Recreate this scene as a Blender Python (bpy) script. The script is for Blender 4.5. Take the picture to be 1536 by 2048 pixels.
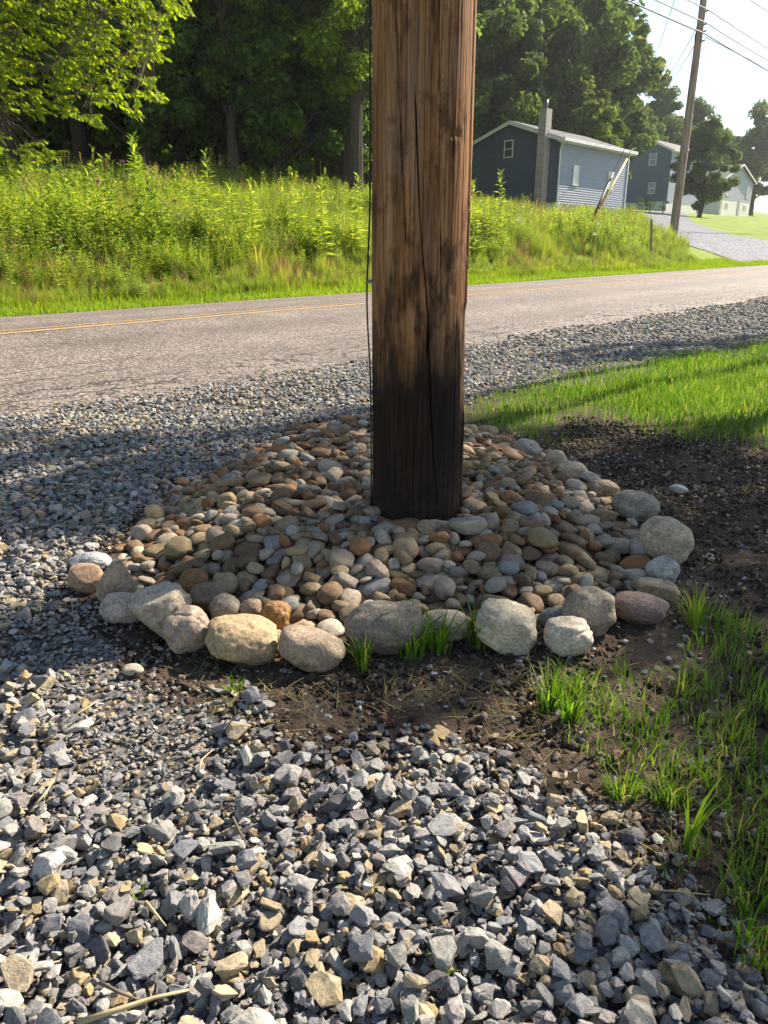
import bpy, bmesh, math, random
import numpy as np
from mathutils import Vector, Matrix, Euler

# ------------------------------------------------------------------ camera, sky, sun, exposure
for o in list(bpy.data.objects):
    bpy.data.objects.remove(o)
SC = bpy.context.scene
COL = SC.collection
FPX, PITCH, CAMH = 1500.0, math.radians(19.0), 1.1
SUN_AZ, SUN_EL = math.radians(52), math.radians(37)      # azimuth to the right of the view direction (+Y)

cam_d = bpy.data.cameras.new('camera')
cam_d.sensor_fit = 'VERTICAL'; cam_d.sensor_height = 36.0
cam_d.lens = FPX / 2048 * 36.0
cam_d.clip_start = 0.05; cam_d.clip_end = 2000
cam = bpy.data.objects.new('camera', cam_d); COL.objects.link(cam)
cam.location = (0, 0, CAMH); cam.rotation_euler = (math.pi / 2 - PITCH, 0, 0)
SC.camera = cam

W = bpy.data.worlds.new('World'); SC.world = W; W.use_nodes = True
wn = W.node_tree.nodes; wl = W.node_tree.links
bg = wn['Background']
sky = wn.new('ShaderNodeTexSky'); sky.sky_type = 'NISHITA'; sky.sun_disc = False
sky.sun_elevation = SUN_EL; sky.sun_rotation = SUN_AZ
sky.air_density = 1.0; sky.dust_density = 0.2; sky.ozone_density = 1.0
wl.new(sky.outputs[0], bg.inputs[0]); bg.inputs[1].default_value = 0.085

sd = bpy.data.lights.new('sun', 'SUN'); sd.energy = 5.0; sd.angle = math.radians(0.55); sd.color = (1.0, 0.95, 0.88)
sun = bpy.data.objects.new('sun', sd); COL.objects.link(sun)
sdir = Vector((math.sin(SUN_AZ) * math.cos(SUN_EL), math.cos(SUN_AZ) * math.cos(SUN_EL), math.sin(SUN_EL)))
sun.rotation_euler = sdir.to_track_quat('Z', 'Y').to_euler()
sun.location = (30, 20, 40)

vs = SC.view_settings
vs.view_transform = 'Standard'; vs.look = 'None'; vs.exposure = 1.4; vs.gamma = 1.0; vs.use_curve_mapping = False
vs.use_white_balance = True; vs.white_balance_temperature = 7400; vs.white_balance_tint = 12      # camera white balance for open shade
SC.render.engine = 'CYCLES'
cy = SC.cycles
cy.use_denoising = True
cy.max_bounces = 7; cy.diffuse_bounces = 3; cy.glossy_bounces = 2; cy.transmission_bounces = 4; cy.transparent_max_bounces = 6
cy.volume_bounces = 0
cy.use_adaptive_sampling = True; cy.adaptive_threshold = 0.025
cy.sample_clamp_indirect = 6.0

random.seed(7)
RNG = np.random.default_rng(11)

# ------------------------------------------------------------------ numeric helpers
def _h(ix, iy, iz):
    n = (ix.astype(np.int64) * 374761393 + iy.astype(np.int64) * 668265263 + iz.astype(np.int64) * 2147483647 + 1013904223) & 0x7fffffff
    n = ((n ^ (n >> 13)) * 1274126177) & 0x7fffffff
    n = n ^ (n >> 16)
    return (n & 0xffff) / 65535.0
def vnoise(x, y, z=0.0):
    x, y, z = np.broadcast_arrays(np.asarray(x, float), np.asarray(y, float), np.asarray(z, float))
    fx, fy, fz = np.floor(x), np.floor(y), np.floor(z)
    tx, ty, tz = x - fx, y - fy, z - fz
    tx = tx * tx * (3 - 2 * tx); ty = ty * ty * (3 - 2 * ty); tz = tz * tz * (3 - 2 * tz)
    ix, iy, iz = fx.astype(int), fy.astype(int), fz.astype(int)
    r = 0
    for a in (0, 1):
        wa = tx if a else 1 - tx
        for b in (0, 1):
            wb = ty if b else 1 - ty
            for c in (0, 1):
                wc = tz if c else 1 - tz
                r = r + wa * wb * wc * _h(ix + a, iy + b, iz + c)
    return r * 2 - 1
def fbm(x, y, z=0.0, o=4):
    s = 0; a = 1.0; t = 0
    for k in range(o):
        s = s + a * vnoise(x * 2 ** k + 17.3 * k, y * 2 ** k - 9.1 * k, np.asarray(z) * 2 ** k + 3.7 * k); t += a; a *= 0.5
    return s / t
def sstep(a, b, x):
    t = np.clip((np.asarray(x, float) - a) / (b - a), 0, 1)
    return t * t * (3 - 2 * t)

# ------------------------------------------------------------------ terrain (u along the road, v across it)
_n = math.hypot(0.685, 0.728)
UX, UY = 0.685 / _n, 0.728 / _n
VX, VY = -UY, UX
def uv(x, y): return UX * x + UY * y, VX * x + VY * y
def xy(u, v): return UX * u + VX * v, UY * u + VY * v
PV = [-400, 3.6, 5.2, 7.3, 9.4, 11.0, 12.4, 12.9, 13.4, 14.2, 16, 20, 25, 30, 45, 80, 150, 400]
PZ = [0, 0, 0.0, .10, .187, .165, .118, .13, .27, .58, 1.2, 1.95, 2.7, 3.3, 5.2, 9.5, 20, 28]
def H(x, y):
    u, v = uv(np.asarray(x, float), np.asarray(y, float))
    uu = np.clip(u, -40, 250)
    z = np.interp(v, PV, PZ)
    bank = sstep(12.9, 15, v)
    z = z - bank * (1 - sstep(6, 20, u)) * 0.15
    z = z + bank * 0.10 * fbm(x * .25, y * .25, 0, 2)
    return z + 0.012 * uu
def Hs(x, y): return float(H(np.array([x]), np.array([y]))[0])
CP, SP = math.cos(PITCH), math.sin(PITCH)
def ray(px, py):
    xc, yc = (px - 768) / FPX, (1024 - py) / FPX
    return xc, CP + yc * SP, yc * CP - SP
def at(px, py, t):                               # point at camera depth t
    r = ray(px, py)
    return Vector((r[0] * t, r[1] * t, CAMH + r[2] * t))
def G(px, py, zo=0.0):                           # point on the terrain (zo above it)
    r = ray(px, py)
    t = 0.6 * 1.006 ** np.arange(1150)
    d = CAMH + r[2] * t - H(r[0] * t, r[1] * t) - zo
    k = np.argmax(d < 0)
    if d[k] >= 0: k = len(t) - 1
    f = d[k - 1] / (d[k - 1] - d[k]) if k else 0
    tt = t[k - 1] + (t[k] - t[k - 1]) * f
    return float(r[0] * tt), float(r[1] * tt)
def project(x, y, z):
    d = np.asarray(y) * CP - (np.asarray(z) - CAMH) * SP
    yc = np.asarray(y) * SP + (np.asarray(z) - CAMH) * CP
    return 768 + FPX * np.asarray(x) / d, 1024 - FPX * yc / d, d
def inpoly(x, y, poly):
    x = np.asarray(x, float); y = np.asarray(y, float)
    r = np.zeros(x.shape, bool); n = len(poly)
    for i in range(n):
        x0, y0 = poly[i]; x1, y1 = poly[(i + 1) % n]
        c = (y0 > y) != (y1 > y)
        with np.errstate(divide='ignore', invalid='ignore'):
            r ^= c & (x < (x1 - x0) * (y - y0) / (y1 - y0 + 1e-12) + x0)
    return r
def polydist(x, y, poly):                        # distance to the outline
    x = np.asarray(x, float); y = np.asarray(y, float); d = np.full(x.shape, 1e9)
    for i in range(len(poly)):
        x0, y0 = poly[i]; x1, y1 = poly[(i + 1) % len(poly)]
        ex, ey = x1 - x0, y1 - y0; L = ex * ex + ey * ey + 1e-12
        t = np.clip(((x - x0) * ex + (y - y0) * ey) / L, 0, 1)
        d = np.minimum(d, np.hypot(x - x0 - t * ex, y - y0 - t * ey))
    return d

# ------------------------------------------------------------------ object helpers
def link(o, parent=None):
    COL.objects.link(o)
    if parent is not None: o.parent = parent
    return o
def obj(name, me, m=None, parent=None, smooth=False):
    if m is not None and not len(me.materials): me.materials.append(m)
    if smooth: me.polygons.foreach_set('use_smooth', np.ones(len(me.polygons), bool))
    return link(bpy.data.objects.new(name, me), parent)
def empty(name, loc, rz=0.0):
    o = bpy.data.objects.new(name, None); o.location = loc; o.rotation_euler = (0, 0, rz); o.empty_display_size = .1
    return link(o)
def tag(o, label=None, cat=None, group=None, kind=None):
    if label: o['label'] = label
    if cat: o['category'] = cat
    if group: o['group'] = group
    if kind: o['kind'] = kind
    return o
def meshf(name, V, faces_list):
    """V (N,3); faces_list: list of int arrays (M,k)"""
    me = bpy.data.meshes.new(name)
    V = np.ascontiguousarray(V, np.float32)
    me.vertices.add(len(V)); me.vertices.foreach_set('co', V.ravel())
    fl = [np.asarray(f, np.int32) for f in faces_list if len(f)]
    nl = sum(f.size for f in fl); nf = sum(len(f) for f in fl)
    me.loops.add(nl); me.polygons.add(nf)
    me.loops.foreach_set('vertex_index', np.concatenate([f.ravel() for f in fl]))
    st = []; o = 0
    for f in fl:
        k = f.shape[1]; st.append(o + np.arange(len(f)) * k); o += f.size
    me.polygons.foreach_set('loop_start', np.concatenate(st).astype(np.int32))
    me.update(calc_edges=True); me.validate()
    return me
class MB:
    def __init__(s): s.v = []; s.f = []
    def add(s, vs, fs):
        b = len(s.v); s.v += [tuple(p) for p in vs]; s.f += [tuple(b + i for i in f) for f in fs]; return s
    def box(s, x0, x1, y0, y1, z0, z1):
        return s.add([(x0,y0,z0),(x1,y0,z0),(x1,y1,z0),(x0,y1,z0),(x0,y0,z1),(x1,y0,z1),(x1,y1,z1),(x0,y1,z1)],
                     [(3,2,1,0),(4,5,6,7),(0,1,5,4),(1,2,6,5),(2,3,7,6),(3,0,4,7)])
    def tube(s, pts, rads, n=8, cap=True):
        pts = [Vector(p) for p in pts]; rings = []
        b = len(s.v); up = Vector((0.13, 0.31, 0.94))
        for i, p in enumerate(pts):
            d = (pts[min(i + 1, len(pts) - 1)] - pts[max(i - 1, 0)])
            d = d.normalized() if d.length > 1e-9 else Vector((0, 0, 1))
            a = d.cross(up)
            if a.length < .05: a = d.cross(Vector((1, 0, 0)))
            a.normalize(); c = d.cross(a)
            r = rads[i] if hasattr(rads, '__len__') else rads
            for k in range(n):
                t = 2 * math.pi * k / n
                s.v.append(tuple(p + a * (r * math.cos(t)) + c * (r * math.sin(t))))
        for i in range(len(pts) - 1):
            for k in range(n):
                k2 = (k + 1) % n
                s.f.append((b + i*n + k, b + i*n + k2, b + (i+1)*n + k2, b + (i+1)*n + k))
        if cap:
            s.f.append(tuple(b + k for k in range(n))[::-1]); s.f.append(tuple(b + (len(pts)-1)*n + k for k in range(n)))
        return s
    def build(s, name, m, parent=None, smooth=False):
        me = bpy.data.meshes.new(name); me.from_pydata(s.v, [], s.f); me.update()
        return obj(name, me, m, parent, smooth)

# ------------------------------------------------------------------ materials
def newmat(name):
    m = bpy.data.materials.new(name); m.use_nodes = True
    nt = m.node_tree; nt.nodes.clear()
    return m, NT(nt)
class NT:
    def __init__(s, nt): s.nt = nt
    def n(s, t, ins=None, **kw):
        nd = s.nt.nodes.new('ShaderNode' + t)
        for k, v in kw.items(): setattr(nd, k, v)
        for k, v in (ins or {}).items(): s.set(nd.inputs[k], v)
        return nd
    def set(s, sock, v):
        if isinstance(v, bpy.types.NodeSocket): s.nt.links.new(v, sock)
        elif isinstance(v, bpy.types.Node): s.nt.links.new(v.outputs[0], sock)
        else:
            if hasattr(sock.default_value, '__len__') and hasattr(v, '__len__') and len(sock.default_value) == 4 and len(v) == 3: v = (*v, 1)
            sock.default_value = v
    def math(s, op, a, b=0.0, c=0.0, clamp=False):
        return s.n('Math', {0: a, 1: b, 2: c}, operation=op, use_clamp=clamp).outputs[0]
    def noise(s, vec, scale, detail=4, rough=.55, out=0, **ins):
        d = {'Scale': scale, 'Detail': detail, 'Roughness': rough}
        if vec is not None: d['Vector'] = vec
        d.update(ins)
        return s.n('TexNoise', d).outputs[out]
    def ramp(s, fac, stops, interp='LINEAR'):
        r = s.n('ValToRGB', {0: fac}); cr = r.color_ramp; cr.interpolation = interp
        while len(cr.elements) < len(stops): cr.elements.new(0.5)
        for e, (p, c) in zip(cr.elements, stops):
            e.position = p; e.color = (*c, 1) if hasattr(c, '__len__') else (c, c, c, 1)
        return r.outputs[0]
    def mix(s, f, a, b, blend='MIX'):
        nd = s.n('Mix', data_type='RGBA', blend_type=blend)
        s.set(nd.inputs[0], f); s.set(nd.inputs[6], a); s.set(nd.inputs[7], b)
        return nd.outputs[2]
    def mapr(s, v, a, b, c, d):
        return s.n('MapRange', {0: v, 1: a, 2: b, 3: c, 4: d}).outputs[0]
    def bump(s, h, strength, dist):
        return s.n('Bump', {'Height': h, 'Strength': strength, 'Distance': dist}).outputs[0]
    def out(s, sh, disp=None):
        o = s.n('OutputMaterial'); s.nt.links.new(sh.outputs[0] if isinstance(sh, bpy.types.Node) else sh, o.inputs[0])
    def pbr(s, color, rough=.8, normal=None, spec=.3, metallic=0.0):
        d = {'Base Color': color, 'Roughness': rough, 'Specular IOR Level': spec, 'Metallic': metallic}
        if normal is not None: d['Normal'] = normal
        return s.n('BsdfPrincipled', d)
    def oc(s): return s.n('TexCoord').outputs['Object']
    def pos(s): return s.n('NewGeometry').outputs['Position']
    def vscale(s, v, sc): return s.n('Mapping', {0: v, 3: sc}).outputs[0]

def simple(name, c, rough=.6, var=.12, scale=8, spec=.3, bumpd=0.0, metallic=0.0):
    m, t = newmat(name); p = t.oc()
    nz = t.noise(p, scale, 5)
    col = t.mix(1.0, c, t.ramp(nz, [(.25, 1 - var), (.75, 1 + var)]), 'MULTIPLY')
    t.out(t.pbr(col, rough, t.bump(nz, .5, bumpd) if bumpd else None, spec, metallic)); return m

def stone_mat(name, grain, speck, bumpd, rough=.75, strat=.0, spec=.25):
    m, t = newmat(name)
    tint = t.n('Attribute', attribute_type='INSTANCER', attribute_name='tint').outputs['Color']
    rnd = t.n('ObjectInfo').outputs['Random']
    off = t.n('CombineXYZ', {0: t.math('MULTIPLY', rnd, 37.0), 1: t.math('MULTIPLY', rnd, 91.0), 2: rnd}).outputs[0]
    p = t.n('VectorMath', {0: t.oc(), 1: off}, operation='ADD').outputs[0]
    n1 = t.noise(p, grain, 6, .65); n2 = t.noise(p, grain * 6, 4, .7)
    n3 = t.noise(t.vscale(p, (1, 1, 6)), grain * .8, 3, .6)
    c = t.mix(1.0, tint, t.ramp(n1, [(.25, (.5, .5, .5)), (.5, (1, 1, .99)), (.78, (1.35, 1.3, 1.22))]), 'MULTIPLY')
    c = t.mix(strat, c, t.mix(1.0, c, t.ramp(n3, [(.3, .6), (.7, 1.3)]), 'MULTIPLY'))
    c = t.mix(speck, c, t.mix(1.0, c, t.ramp(n2, [(.32, .35), (.52, 1.0), (.7, 1.5)]), 'MULTIPLY'))
    dust = t.ramp(t.noise(p, grain * .6, 5, .65), [(.52, 0.0), (.72, .45)])
    c = t.mix(dust, c, (.27, .225, .17))
    b = t.bump(t.math('ADD', n1, t.math('MULTIPLY', n2, .35)), .7, bumpd)
    t.out(t.pbr(c, rough, b, spec)); return m

def leaf_mat(name, stops, trans=.4, tcol=None, rough=.65, spec=.13, noise_var=True):
    m, t = newmat(name)
    g = t.n('NewGeometry'); r = g.outputs['Random Per Island']
    c = t.ramp(r, stops)
    ri = t.n('ObjectInfo').outputs['Random']
    c = t.mix(1.0, c, t.ramp(ri, [(0, (.7, .8, .72)), (.5, (1, 1, 1)), (1, (1.28, 1.14, 1.0))]), 'MULTIPLY')
    if noise_var:
        nz = t.noise(t.pos(), .55, 3)
        c = t.mix(1.0, c, t.ramp(nz, [(.3, (.72, .78, .75)), (.7, (1.2, 1.15, 1.05))]), 'MULTIPLY')
    tc = t.mix(1.0, c, tcol or (1.65, 1.65, .62), 'MULTIPLY')
    sh = t.n('MixShader', {0: trans, 1: t.pbr(c, rough, None, spec).outputs[0], 2: t.n('BsdfTranslucent', {0: tc}).outputs[0]})
    t.out(sh); return m

M = {}
M['gravel'] = stone_mat('crushed_stone', 2.2, .5, .006, .85, .3)
M['river'] = stone_mat('river_stone', 2.4, .6, .004, .78, .25)
M['boulder'] = stone_mat('boulder_stone', 18, .75, .010, .8, .35)
def clod_mat():
    m, t = newmat('soil_clod'); p = t.pos(); r = t.n('ObjectInfo').outputs['Random']
    c = t.ramp(r, [(0, (.028, .02, .015)), (.5, (.065, .047, .034)), (.85, (.115, .085, .06)), (.97, (.20, .17, .13))])
    n = t.noise(p, 90, 4, .7)
    c = t.mix(1.0, c, t.ramp(n, [(.3, .6), (.7, 1.4)]), 'MULTIPLY')
    t.out(t.pbr(c, .97, t.bump(n, .8, .004), .08)); return m
M['clod'] = clod_mat()
M['grass'] = leaf_mat('grass_blade', [(0, (.055, .12, .02)), (.4, (.095, .19, .03)), (.8, (.14, .235, .045)), (.93, (.20, .25, .07)), (1, (.34, .29, .14))], .40, (1.4, 1.55, .65))
M['fgrass'] = leaf_mat('foreground_grass', [(0, (.07, .15, .025)), (.5, (.13, .24, .035)), (.8, (.19, .29, .05)), (.9, (.32, .28, .13)), (1, (.38, .32, .18))], .42)
M['verge'] = leaf_mat('verge_grass', [(0, (.10, .19, .02)), (.6, (.17, .28, .03)), (1, (.28, .33, .06))], .42)
M['weed'] = leaf_mat('weed_leaf', [(0, (.12, .20, .035)), (.5, (.22, .31, .06)), (1, (.36, .41, .11))], .46)
M['weedgrass'] = leaf_mat('meadow_grass', [(0, (.13, .21, .035)), (.5, (.23, .31, .065)), (.85, (.32, .35, .11)), (1, (.42, .36, .18))], .44)
M['dry'] = leaf_mat('dry_grass', [(0, (.24, .17, .08)), (.6, (.34, .26, .13)), (1, (.25, .22, .07))], .35, (1.2, 1.1, .9))
M['forest'] = leaf_mat('forest_leaf', [(0, (.055, .11, .028)), (.5, (.09, .17, .04)), (1, (.15, .24, .055))], .45, None, .75, .1)
M['farleaf'] = leaf_mat('far_tree_leaf', [(0, (.055, .10, .032)), (.5, (.095, .15, .048)), (1, (.15, .21, .07))], .40, None, .75, .1)
M['brightleaf'] = leaf_mat('sunlit_leaf', [(0, (.10, .17, .015)), (.5, (.16, .25, .02)), (1, (.24, .31, .03))], .5)
M['bark'] = simple('bark', (.075, .06, .048), .9, .4, 14, .1, .01)
M['twig'] = simple('twig_bark', (.14, .11, .085), .85, .3, 30, .1)
M['straw'] = simple('straw', (.42, .33, .19), .7, .25, 20, .2)
M['stem'] = simple('weed_stem', (.12, .16, .04), .7, .2, 20, .2)
M['white'] = simple('white_trim', (.76, .76, .74), .5, .06, 3)
M['roof'] = simple('dark_shingle', (.075, .08, .085), .85, .25, 20)
M['yellow'] = simple('yellow_plastic', (.50, .31, .05), .5, .15, 6)
M['steel'] = simple('dull_steel', (.16, .16, .16), .5, .2, 10, .4, 0, .6)
M['wire'] = simple('black_cable', (.02, .02, .021), .55, .2, 10)
M['wire2'] = simple('aluminium_cable', (.07, .07, .075), .5, .2, 10)
M['foundation'] = simple('painted_block', (.66, .66, .62), .8, .08, 4)
M['brownleaf'] = simple('fallen_leaf', (.12, .05, .03), .7, .35, 25)
M['tanleaf'] = simple('tan_leaf', (.22, .165, .11), .7, .3, 25)
M['purple'] = simple('thistle_purple', (.42, .17, .36), .7, .2, 30)
M['orange'] = simple('daylily_orange', (.75, .25, .04), .6, .2, 30)
M['whitefl'] = simple('white_blossom', (.72, .70, .64), .7, .1, 30)

def glass_mat():
    m, t = newmat('window_glass')
    t.out(t.pbr((.06, .075, .085), .08, None, .6)); return m
M['glass'] = glass_mat()
def siding_mat(nm, col):
    m, t = newmat(nm); p = t.oc()
    n = t.noise(t.vscale(p, (.5, .5, 9)), 2.5, 4)
    t.out(t.pbr(t.mix(1.0, col, t.ramp(n, [(.3, .88), (.7, 1.12)]), 'MULTIPLY'), .55, None, .35)); return m
M['siding'] = siding_mat('slate_siding', (.10, .13, .185)); M['sunlitsiding'] = siding_mat('pale_siding', (.30, .345, .41))  # second is the same slate siding with sunlight painted into its colour
def brick_mat():
    m, t = newmat('chimney_brick'); p = t.oc()
    b = t.n('TexBrick', {'Vector': t.n('Mapping', {0: p, 2: (math.pi / 2, 0, 0)}).outputs[0], 'Color1': (.42, .38, .34, 1), 'Color2': (.30, .27, .25, 1), 'Mortar': (.55, .54, .5, 1), 'Scale': 4.2, 'Mortar Size': .018})
    t.out(t.pbr(b.outputs[0], .85)); return m
M['brick'] = brick_mat()

def ground_mat():
    m, t = newmat('soil_and_turf'); p = t.pos()
    a = t.noise(p, 2.2, 6, .6); b = t.noise(p, 26, 6, .7); c3 = t.noise(p, 140, 3, .7)
    soil = t.ramp(t.math('ADD', t.math('MULTIPLY', a, .5), t.math('MULTIPLY', b, .5)), [(.3, (.024, .018, .013)), (.5, (.062, .046, .033)), (.68, (.125, .094, .068))])
    red = t.ramp(t.noise(p, 5.5, 4), [(.55, 0.0), (.72, .45)])
    soil = t.mix(red, soil, (.075, .036, .021))
    peb = t.ramp(c3, [(.62, 0.0), (.70, .55)])
    soil = t.mix(peb, soil, (.22, .21, .19))
    turf = t.ramp(t.noise(p, .8, 6, .7), [(.3, (.10, .17, .025)), (.7, (.23, .29, .05))])
    turf = t.mix(.45, turf, t.mix(1.0, turf, t.ramp(t.noise(p, 9, 4, .8), [(.35, .5), (.65, 1.35)]), 'MULTIPLY'))
    mask = t.n('Attribute', attribute_type='GEOMETRY', attribute_name='turf').outputs['Fac']
    col = t.mix(mask, soil, turf)
    bp = t.bump(t.math('ADD', b, t.math('MULTIPLY', c3, .4)), .9, .012)
    t.out(t.pbr(col, .95, bp, .12)); return m
M['ground'] = ground_mat()
def bed_mat():
    m, t = newmat('gravel_dust'); p = t.pos()
    v = t.n('TexVoronoi', {'Vector': p, 'Scale': 75.0}); n = t.noise(p, 30, 5)
    c = t.ramp(t.n('SeparateColor', {0: v.outputs['Color']}).outputs[0], [(0, (.05, .048, .045)), (.5, (.11, .105, .10)), (1, (.22, .21, .19))])
    c = t.mix(t.ramp(n, [(.4, 0.0), (.6, .75)]), c, (.06, .048, .038))
    t.out(t.pbr(c, .9, t.bump(v.outputs['Distance'], -1.0, .008), .15)); return m
M['bed'] = bed_mat()
def road_mat():
    m, t = newmat('chip_seal_asphalt'); p = t.pos()
    ch = t.n('TexVoronoi', {'Vector': p, 'Scale': 48.0}); n = t.noise(p, 1.1, 5, .6); n2 = t.noise(p, 60, 3, .7)
    r = t.n('SeparateColor', {0: ch.outputs['Color']}).outputs[0]
    c = t.ramp(r, [(0, (.085, .07, .06)), (.5, (.20, .163, .14)), (1, (.40, .335, .29))])
    c = t.mix(t.ramp(ch.outputs['Distance'], [(.35, 0.0), (.75, .8)]), c, (.06, .055, .052))
    c = t.mix(1.0, c, t.ramp(n, [(.3, .82), (.7, 1.15)]), 'MULTIPLY')
    # road frame coordinates for cracks
    uvp = t.n('Mapping', {0: p, 2: (0, 0, -math.atan2(UY, UX))}).outputs[0]
    sx = t.n('SeparateXYZ', {0: uvp}); u_, v_ = sx.outputs[0], sx.outputs[1]
    trk = t.math('SINE', t.math('MULTIPLY', v_, 3.7))
    c = t.mix(1.0, c, t.ramp(t.math('ADD', t.math('MULTIPLY', trk, .25), t.noise(t.vscale(uvp, (.12, 1.2, 1)), 1.0, 4)), [(.2, .86), (.8, 1.1)]), 'MULTIPLY')
    crack = None
    for v0, amp, w, sc in ((6.45, .22, .014, .9), (6.95, .30, .011, .6), (6.05, .35, .016, 1.3), (5.75, .3, .015, 1.0)):
        wig = t.math('MULTIPLY', t.math('SUBTRACT', t.noise(t.n('CombineXYZ', {0: u_, 1: v0 * 7}).outputs[0], sc, 6, .65), .5), amp * 2.6)
        d = t.math('ABSOLUTE', t.math('SUBTRACT', t.math('SUBTRACT', v_, v0), wig))
        gate = t.ramp(t.noise(t.n('CombineXYZ', {0: u_, 1: v0}).outputs[0], .55, 2), [(.42, 0.0), (.52, 1.0)])
        k = t.math('MULTIPLY', t.math('LESS_THAN', d, w), gate)
        crack = k if crack is None else t.math('MAXIMUM', crack, k)
    vo = t.n('TexVoronoi', {'Vector': t.n('VectorMath', {0: p, 1: t.noise(p, 2.5, 3, .6, 1)}, operation='ADD').outputs[0], 'Scale': 2.1}, feature='DISTANCE_TO_EDGE')
    edge = t.mapr(v_, 6.9, 5.4, 0.0, 1.0)
    k2 = t.math('MULTIPLY', t.math('LESS_THAN', vo.outputs[0], .03), t.math('GREATER_THAN', t.math('ADD', edge, t.math('MULTIPLY', n, .6)), .85))
    crack = t.math('MAXIMUM', crack, k2)
    c = t.mix(t.math('MULTIPLY', crack, .85), c, (.02, .018, .017))
    h = t.math('SUBTRACT', t.math('MULTIPLY', ch.outputs['Distance'], -.5), t.math('MULTIPLY', crack, 3.0))
    t.out(t.pbr(c, .78, t.bump(h, .8, .006), .35)); return m
M['road'] = road_mat()
def paint_mat():
    m, t = newmat('yellow_road_paint'); p = t.pos()
    n = t.noise(p, 38, 4, .7)
    c = t.mix(t.ramp(n, [(.38, .15), (.58, .92)]), (.56, .34, .07), (.25, .20, .155))
    t.out(t.pbr(c, .75, None, .3)); return m
M['paint'] = paint_mat()
def drive_mat():
    m, t = newmat('driveway_gravel'); p = t.pos()
    v = t.n('TexVoronoi', {'Vector': p, 'Scale': 11.0}); r = t.n('SeparateColor', {0: v.outputs['Color']}).outputs[0]
    c = t.ramp(r, [(0, (.05, .058, .075)), (.5, (.11, .122, .15)), (1, (.21, .225, .26))])
    t.out(t.pbr(c, .85, t.bump(v.outputs['Distance'], -1, .05), .2)); return m
M['drive'] = drive_mat()

def pole_mat():
    m, t = newmat('creosote_pole_wood'); p = t.oc()
    s = t.n('SeparateXYZ', {0: p}); z = s.outputs[2]
    g1 = t.noise(t.vscale(p, (26, 26, 1.1)), 1.0, 6, .62)
    g2 = t.noise(t.vscale(p, (110, 110, 3.2)), 1.0, 4, .65)
    g3 = t.noise(t.vscale(p, (7, 7, 1.3)), 1.0, 4, .6)
    blot = t.noise(t.vscale(p, (9, 9, 5)), 1.0, 6, .68)
    c = t.ramp(g1, [(.28, (.115, .050, .020)), (.48, (.26, .128, .055)), (.66, (.37, .205, .097)), (.82, (.46, .285, .155))])
    g4 = t.noise(t.vscale(p, (330, 330, 5)), 1.0, 3, .6)
    c = t.mix(.75, c, t.mix(1.0, c, t.ramp(g2, [(.32, .38), (.6, 1.2)]), 'MULTIPLY'))
    c = t.mix(.5, c, t.mix(1.0, c, t.ramp(g4, [(.35, .5), (.62, 1.3)]), 'MULTIPLY'))
    c = t.mix(t.ramp(g3, [(.5, 0.0), (.72, .55)]), c, (.18, .14, .105))
    c = t.mix(t.ramp(blot, [(.53, 0.0), (.63, .8)]), c, (.07, .034, .017))
    lo = t.mapr(z, .55, 1.2, .65, 0.0)
    dk = t.ramp(t.math('ADD', t.noise(t.vscale(p, (16, 16, 4)), 1.0, 5, .65), t.math('MULTIPLY', lo, .28)), [(.56, 0.0), (.70, .85)])
    c = t.mix(dk, c, (.035, .018, .011))
    edge = t.math('ADD', t.math('MULTIPLY', t.math('SUBTRACT', t.noise(t.vscale(p, (20, 20, .8)), 1.0, 5, .6), .5), .34), .80)
    cr = t.mapr(t.math('SUBTRACT', edge, z), -.07, .16, 0.0, 1.0)
    tar = t.ramp(t.noise(t.vscale(p, (80, 80, 3)), 1.0, 5, .65), [(.3, (.008, .006, .005)), (.55, (.019, .013, .010)), (.8, (.045, .030, .021))])
    dustk = t.math('MULTIPLY', t.mapr(z, .42, .12, 0.0, .55), t.ramp(t.noise(p, 28, 4, .7), [(.45, 0.0), (.65, 1.0)]))
    tar = t.mix(t.math('MULTIPLY', dustk, .45), tar, (.075, .058, .043))
    c = t.mix(t.math('MULTIPLY', cr, .97), c, tar)
    at_ = t.n('Attribute', attribute_type='GEOMETRY', attribute_name='chip').outputs['Fac']
    c = t.mix(at_, c, t.ramp(g1, [(.3, (.16, .075, .035)), (.7, (.44, .27, .15))]))
    gr = t.n('Attribute', attribute_type='GEOMETRY', attribute_name='crack').outputs['Fac']
    c = t.mix(gr, c, (.012, .008, .006))
    b = t.bump(t.math('ADD', t.math('ADD', t.math('MULTIPLY', g2, .8), g1), t.math('MULTIPLY', g4, .35)), .7, .005)
    t.out(t.pbr(c, .85, b, .12)); return m
M['pole'] = pole_mat()
def farpole_mat():
    m, t = newmat('weathered_pole_wood'); p = t.oc()
    g = t.noise(t.vscale(p, (18, 18, .7)), 1.0, 5, .6); b = t.noise(t.vscale(p, (6, 6, .9)), 1.0, 5, .65)
    c = t.ramp(g, [(.3, (.22, .165, .13)), (.6, (.38, .30, .245)), (.8, (.50, .41, .35))])
    c = t.mix(t.ramp(b, [(.52, 0.0), (.66, .7)]), c, (.07, .045, .032))
    t.out(t.pbr(c, .85, t.bump(g, .5, .01), .2)); return m
M['farpole'] = farpole_mat()

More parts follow.
